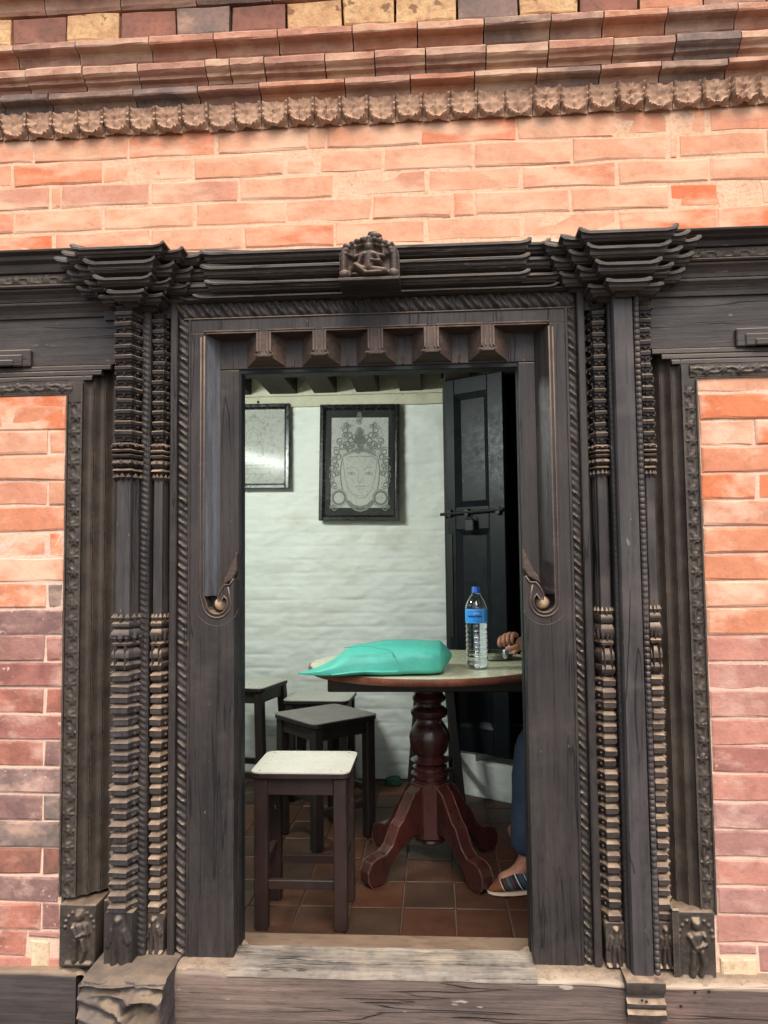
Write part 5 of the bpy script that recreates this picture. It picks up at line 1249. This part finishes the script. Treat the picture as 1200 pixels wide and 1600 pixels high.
k = MB(); k.lathe([(r+.0006,.163),(r+.0006,.212)], (0,0,0), 40, cap=False); k.build('label', M['label'], bo, smooth=True)
# illegible print: wavy dark strokes and a pale panel curved on the label
def on_label(a, z, d=.0011): return ((r+d)*sin(a), -(r+d)*cos(a), z)
k = MB(); x_ = -.85
for wd_, hgt in ((.16,.010),(.13,.008),(.10,.011),(.14,.008),(.12,.008),(.10,.012),(.15,.008),(.12,.009),(.11,.007)):
    k.tube([on_label(x_+wd_*t/6, .180+hgt*abs(sin(t*1.3+wd_*40))+.0015) for t in range(6)], .0011, 4); x_ += wd_+.02
for i in range(5): k.tube([on_label(-.35+i*.09, .172), on_label(-.30+i*.09, .172)], .0006, 4)
k.build('label_print', M['label_text'], bo)
k = MB(); k.tube([on_label(-.28+.08*t, .198+.003*sin(t*2.1)) for t in range(7)], .0009, 4); k.tube([on_label(.56, .165), on_label(.56, .210)], .0005, 4); k.tube([on_label(-1.1+i*.2, .2095) for i in range(11)], .0006, 4); k.build('label_print', M['label_white'], bo)

# ------------------------------------------------------------------ dish, spoon
dp_ = WZ(770, 1030, TZ)
ds = thing('metal_dish', 'shallow steel dish of food beside the water bottle', 'dish', (dp_.x, dp_.y, TZ+.001), local=True)
k = MB(); k.lathe([(0,.001),(.062,.001),(.074,.006),(.080,.022),(.090,.026),(.091,.028),(.079,.0245),(.072,.009),(.06,.004),(0,.004)], (0,0,0), 36, cap=False); k.build('dish_body', M['steel'], ds, smooth=True)
k = MB(); k.hf(-.06, .06, -.06, .06, 16, 16, lambda u, v: 0, tr=lambda p: (p[0], p[2], .009+.012*max(0,1-(p[0]**2+p[2]**2)/.0036)+.004*noise.noise(Vector((p[0]*60,p[2]*60,0)))), mask=lambda u, v: (u-.06)**2+(v-.06)**2 < .0036); k.build('food', M['food'], ds, smooth=True)

# ------------------------------------------------------------------ person
def skin(nodes, edges, sub=2, sy=None):
    """nodes: list of (co, radius); returns verts, faces of a skinned tapered body"""
    me = bpy.data.meshes.new('tmp'); me.from_pydata([n_[0] for n_ in nodes], edges, []); ob = bpy.data.objects.new('tmp', me); C.objects.link(ob)
    md = ob.modifiers.new('s', 'SKIN'); me.skin_vertices[0].data[0].use_root = True
    for i, n_ in enumerate(nodes):
        rr_ = n_[1]; me.skin_vertices[0].data[i].radius = rr_ if isinstance(rr_, tuple) else (rr_, rr_)
    m2 = ob.modifiers.new('u', 'SUBSURF'); m2.levels = sub; m2.render_levels = sub
    bpy.context.view_layer.update(); dg = bpy.context.evaluated_depsgraph_get(); ev = ob.evaluated_get(dg); em = ev.to_mesh()
    V = [tuple(v.co) for v in em.vertices]; F = [tuple(p.vertices) for p in em.polygons]; ev.to_mesh_clear()
    bpy.data.objects.remove(ob); return V, F
pe = thing('person', 'person in jeans and black top seated right of the table, mostly hidden, holding a spoon', 'person', (.62, .86, 0))
PX = -.022
hand = W(795, 1000, .86)      # knuckle region of the raised hand
hx, hy, hz = hand; hx -= .004
wrist = (hx+.062, hy+.01, hz-.018)
body = MB()
def chain(pts, rad, sub=2):
    V, F = skin([(tuple(p), r_) for p, r_ in zip(pts, rad)], [(i, i+1) for i in range(len(pts)-1)], sub); body.add(V, F)
# pelvis, torso, neck, head, both arms, both legs as one skinned figure
QX = -.03
N = [((.74,.86,.52),(.15,.13)), ((.73,.86,.66),(.135,.12)), ((.70,.86,.82),(.15,.12)), ((.68,.86,.96),(.13,.10)), ((.665,.86,1.04),(.055,.055)), ((.65,.86,1.12),(.070,.075)), ((.635,.86,1.20),(.082,.092)), ((.64,.86,1.27),(.055,.06)),
     ((.67,.69,.97),.055), ((.60,.63,.80),.044), (wrist[:1][0:1] and (wrist[0]+.10, wrist[1]-.06, wrist[2]-.03),.036), (wrist,.026), ((hx+.030,hy+.012,hz-.004),(.030,.026)),
     ((.67,1.03,.97),.055), ((.60,1.08,.80),.044), ((.47,1.00,.80),.034), ((.40,.95,.80),.026), ((.36,.93,.80),(.026,.020)),
     ((.62,.78,.52),.070), ((.372,.70,.50),.044), ((.350,.680,.30),.036), ((.334,.664,.10),.029), ((.306,.658,.055),.031), ((.232,.645,.028),.026),
     ((.62,.96,.52),.070), ((.47,1.02,.50),.044), ((.43,1.08,.28),.036), ((.41,1.115,.10),.029), ((.37,1.12,.055),.034), ((.31,1.12,.028),.026)]
Ed = [(0,1),(1,2),(2,3),(3,4),(4,5),(5,6),(6,7),(3,8),(8,9),(9,10),(10,11),(11,12),(3,13),(13,14),(14,15),(15,16),(16,17),(0,18),(18,19),(19,20),(20,21),(21,22),(22,23),(0,24),(24,25),(25,26),(26,27),(27,28),(28,29)]
N = [((c[0]+(QX if c[2] < .56 else 0), c[1], c[2]), r_) for c, r_ in N]
V, F = skin(N, Ed, 2); body.add(V, F)
# raised hand: fingers curled over the spoon, knuckles up, tips pointing down-left
for i, (dx, dz, l) in enumerate(((-.026,-.004,.9),(-.011,.004,1.05),(.004,.008,1.05),(.019,.008,.95))):
    b0 = Vector((hx+dx, hy, hz+dz))
    chain([b0+Vector((.022,.014,.004)), b0+Vector((.006,.006,.014)), b0+Vector((-.003,-.014*l,.009)), b0+Vector((-.008,-.024*l,-.009)), b0+Vector((-.002,-.016*l,-.024*l))], [.0110,.0112,.0106,.0096,.0074])
chain([(hx+.040,hy-.012,hz-.018),(hx+.022,hy-.026,hz-.026),(hx+.002,hy-.030,hz-.030),(hx-.014,hy-.026,hz-.027)], [.013,.0118,.0102,.008])
# second hand resting by the dish
for i in range(4):
    b0 = Vector((.345, .905+i*.014, .800)); chain([b0+Vector((.015,0,0)), b0+Vector((-.018,-.001,.002)), b0+Vector((-.038,-.002,-.010)), b0+Vector((-.046,-.002,-.026))], [.0105,.0095,.0085,.007])
chain([(.36,.898,.79),(.34,.885,.785),(.322,.882,.778)], [.012,.010,.008])
# face: nose, ears, brow, lips
body.blob((.556,.86,1.185), (.012,.010,.018), 8)
for s in (-1, 1): body.blob((.645,.86+s*.083,1.185), (.014,.008,.026), 8); body.blob((.568,.86+s*.032,1.212), (.010,.018,.007), 6)
body.blob((.566,.86,1.148), (.010,.022,.006), 6)
body.build('body', M['skin'], pe, smooth=True)
em_ = plain('eye_dark', (.05,.03,.02), .2)
for s in (-1, 1): ey = MB(); ey.blob((.562,.86+s*.030,1.198), (.007,.013,.006), 8); ey.build('eye', em_, pe, smooth=True)
hr = MB(); hr.blob((.66,.86,1.235), (.092,.096,.075), 12); hr.blob((.70,.86,1.17), (.065,.085,.09), 12); hr.build('hair', M['hair'], pe, smooth=True)
jn = MB()
for sgn, pts in ((-1, [((.76,.86,.54),(.165,.14)), ((.62,.785,.525),.098), ((.368,.70,.505),.078), ((.346,.678,.30),.062), ((.338,.668,.20),.060), ((.333,.664,.105),.066)]), (1, [((.76,.86,.54),(.16,.135)), ((.62,.96,.525),.098), ((.47,1.02,.505),.076), ((.43,1.08,.30),.060), ((.41,1.11,.10),.060)])):
    V, F = skin([((p[0][0]+QX, p[0][1], p[0][2]), p[1]) for p in pts], [(i,i+1) for i in range(len(pts)-1)], 2)
    V = [(x+.004*noise.noise(Vector((x*16,y*16,z*22))), y+.004*noise.noise(Vector((x*16,y*16,z*22+5))), z) for x, y, z in V]; jn.add(V, F)
jn.build('jeans', M['jeans'], pe, smooth=True)
tp_ = MB()
T = [((.75,.86,.50),(.165,.15)), ((.735,.86,.66),(.152,.138)), ((.705,.86,.84),(.162,.13)), ((.68,.86,.965),(.14,.11)), ((.668,.86,1.02),(.062,.062)), ((.67,.69,.975),.066), ((.60,.63,.80),.056), ((wrist[0]+.10,wrist[1]-.06,wrist[2]-.03),.048), ((wrist[0]+.022,wrist[1]-.012,wrist[2]-.008),.038), ((.67,1.03,.975),.066), ((.60,1.08,.80),.056), ((.47,1.00,.80),.045), ((.41,.96,.80),.036)]
V, F = skin(T, [(0,1),(1,2),(2,3),(3,4),(3,5),(5,6),(6,7),(7,8),(3,9),(9,10),(10,11),(11,12)], 2)
tp_.add([(x+.005*noise.noise(Vector((x*14,y*14,z*14))), y, z+.004*noise.noise(Vector((x*14,y*14,z*14+3)))) for x,y,z in V], F); tp_.build('black_top', M['jacket'], pe, smooth=True)
def shoe(tx, ty, hx_, hy_):
    # low slip-on: sole + striped upper, from toe (tx,ty) to heel
    d = Vector((hx_-tx, hy_-ty, 0)); L = d.length; d /= L; nrm = Vector((-d.y, d.x, 0))
    def ringo(t, w_, z0, z1, n=14): 
        c = Vector((tx, ty, 0))+d*(t*L); return [tuple(c + nrm*(w_*cos(2*pi*i/n)) + Vector((0,0,(z0+z1)/2+(z1-z0)/2*sin(2*pi*i/n)))) for i in range(n)]
    s_ = MB(); S_ = [(0,.012),(.05,.028),(.15,.040),(.35,.046),(.6,.040),(.85,.034),(.97,.024),(1.0,.012)]
    s_.loft([ringo(t, w_+.003, .0, .012) for t, w_ in S_]); so = s_.build('shoe_sole', M['sole'], pe, smooth=True)
    u = MB(); U_ = [(.0,.008,.018),(.05,.024,.030),(.15,.036,.042),(.30,.042,.058),(.45,.041,.072),(.62,.037,.064),(.85,.032,.066),(.97,.022,.062),(1.0,.012,.05)]
    u.loft([ringo(t, w_, .006, z_) for t, w_, z_ in U_]); return u.build('shoe_upper', M['shoe'], pe, smooth=True, sub=1)
toe = WZ(762, 1393, .01)
shoe(toe.x, toe.y+.01, toe.x+.235, toe.y+.055)
toe2 = WZ(799, 1306, .01); shoe(toe2.x, toe2.y, toe2.x+.235, toe2.y+.02)
# spoon in the raised hand
sp = MB(); s0 = Vector((hx-.002, hy-.030, hz-.026)); s1 = W(788, 1024, hy-.03)
sp.tube([s0+Vector((.012,0,.02)), s0, s0.lerp(s1,.6)], [.0022,.0022,.002], 6)
V = []; bc = s0.lerp(s1, .8); sp.blob(tuple(bc), (.011,.004,.020), 8)
so = sp.build('spoon', M['steel'], smooth=True); tag(so, 'steel spoon held above the dish by the seated person', 'spoon')
# seat for the hidden person
square_stool((.76,.86,0), radians(4), .31, .31, .40, 'dark stool under the seated person, mostly hidden by the door jamb', M['lam_grey'], M['stool_dark'])
# small green cloth on the floor by the wall
gp = WZ(613, 1232, .0); k = MB()
V, F = bx3(gp.x-.035, gp.x+.035, 1.88, 1.94, 0.001, .035, 8, 6, 4, lambda p, u, v, t: Vector((p.x+.008*noise.noise(p*40), p.y+.008*noise.noise(p*37), max(.001, p.z*(1-.5*abs(u-.5))+.006*noise.noise(p*50)))))
k.add(V, F); tag(k.build('crumpled_bag', M['green_cloth'], smooth=True), 'small crumpled dark green bag on the floor by the back wall', 'bag')
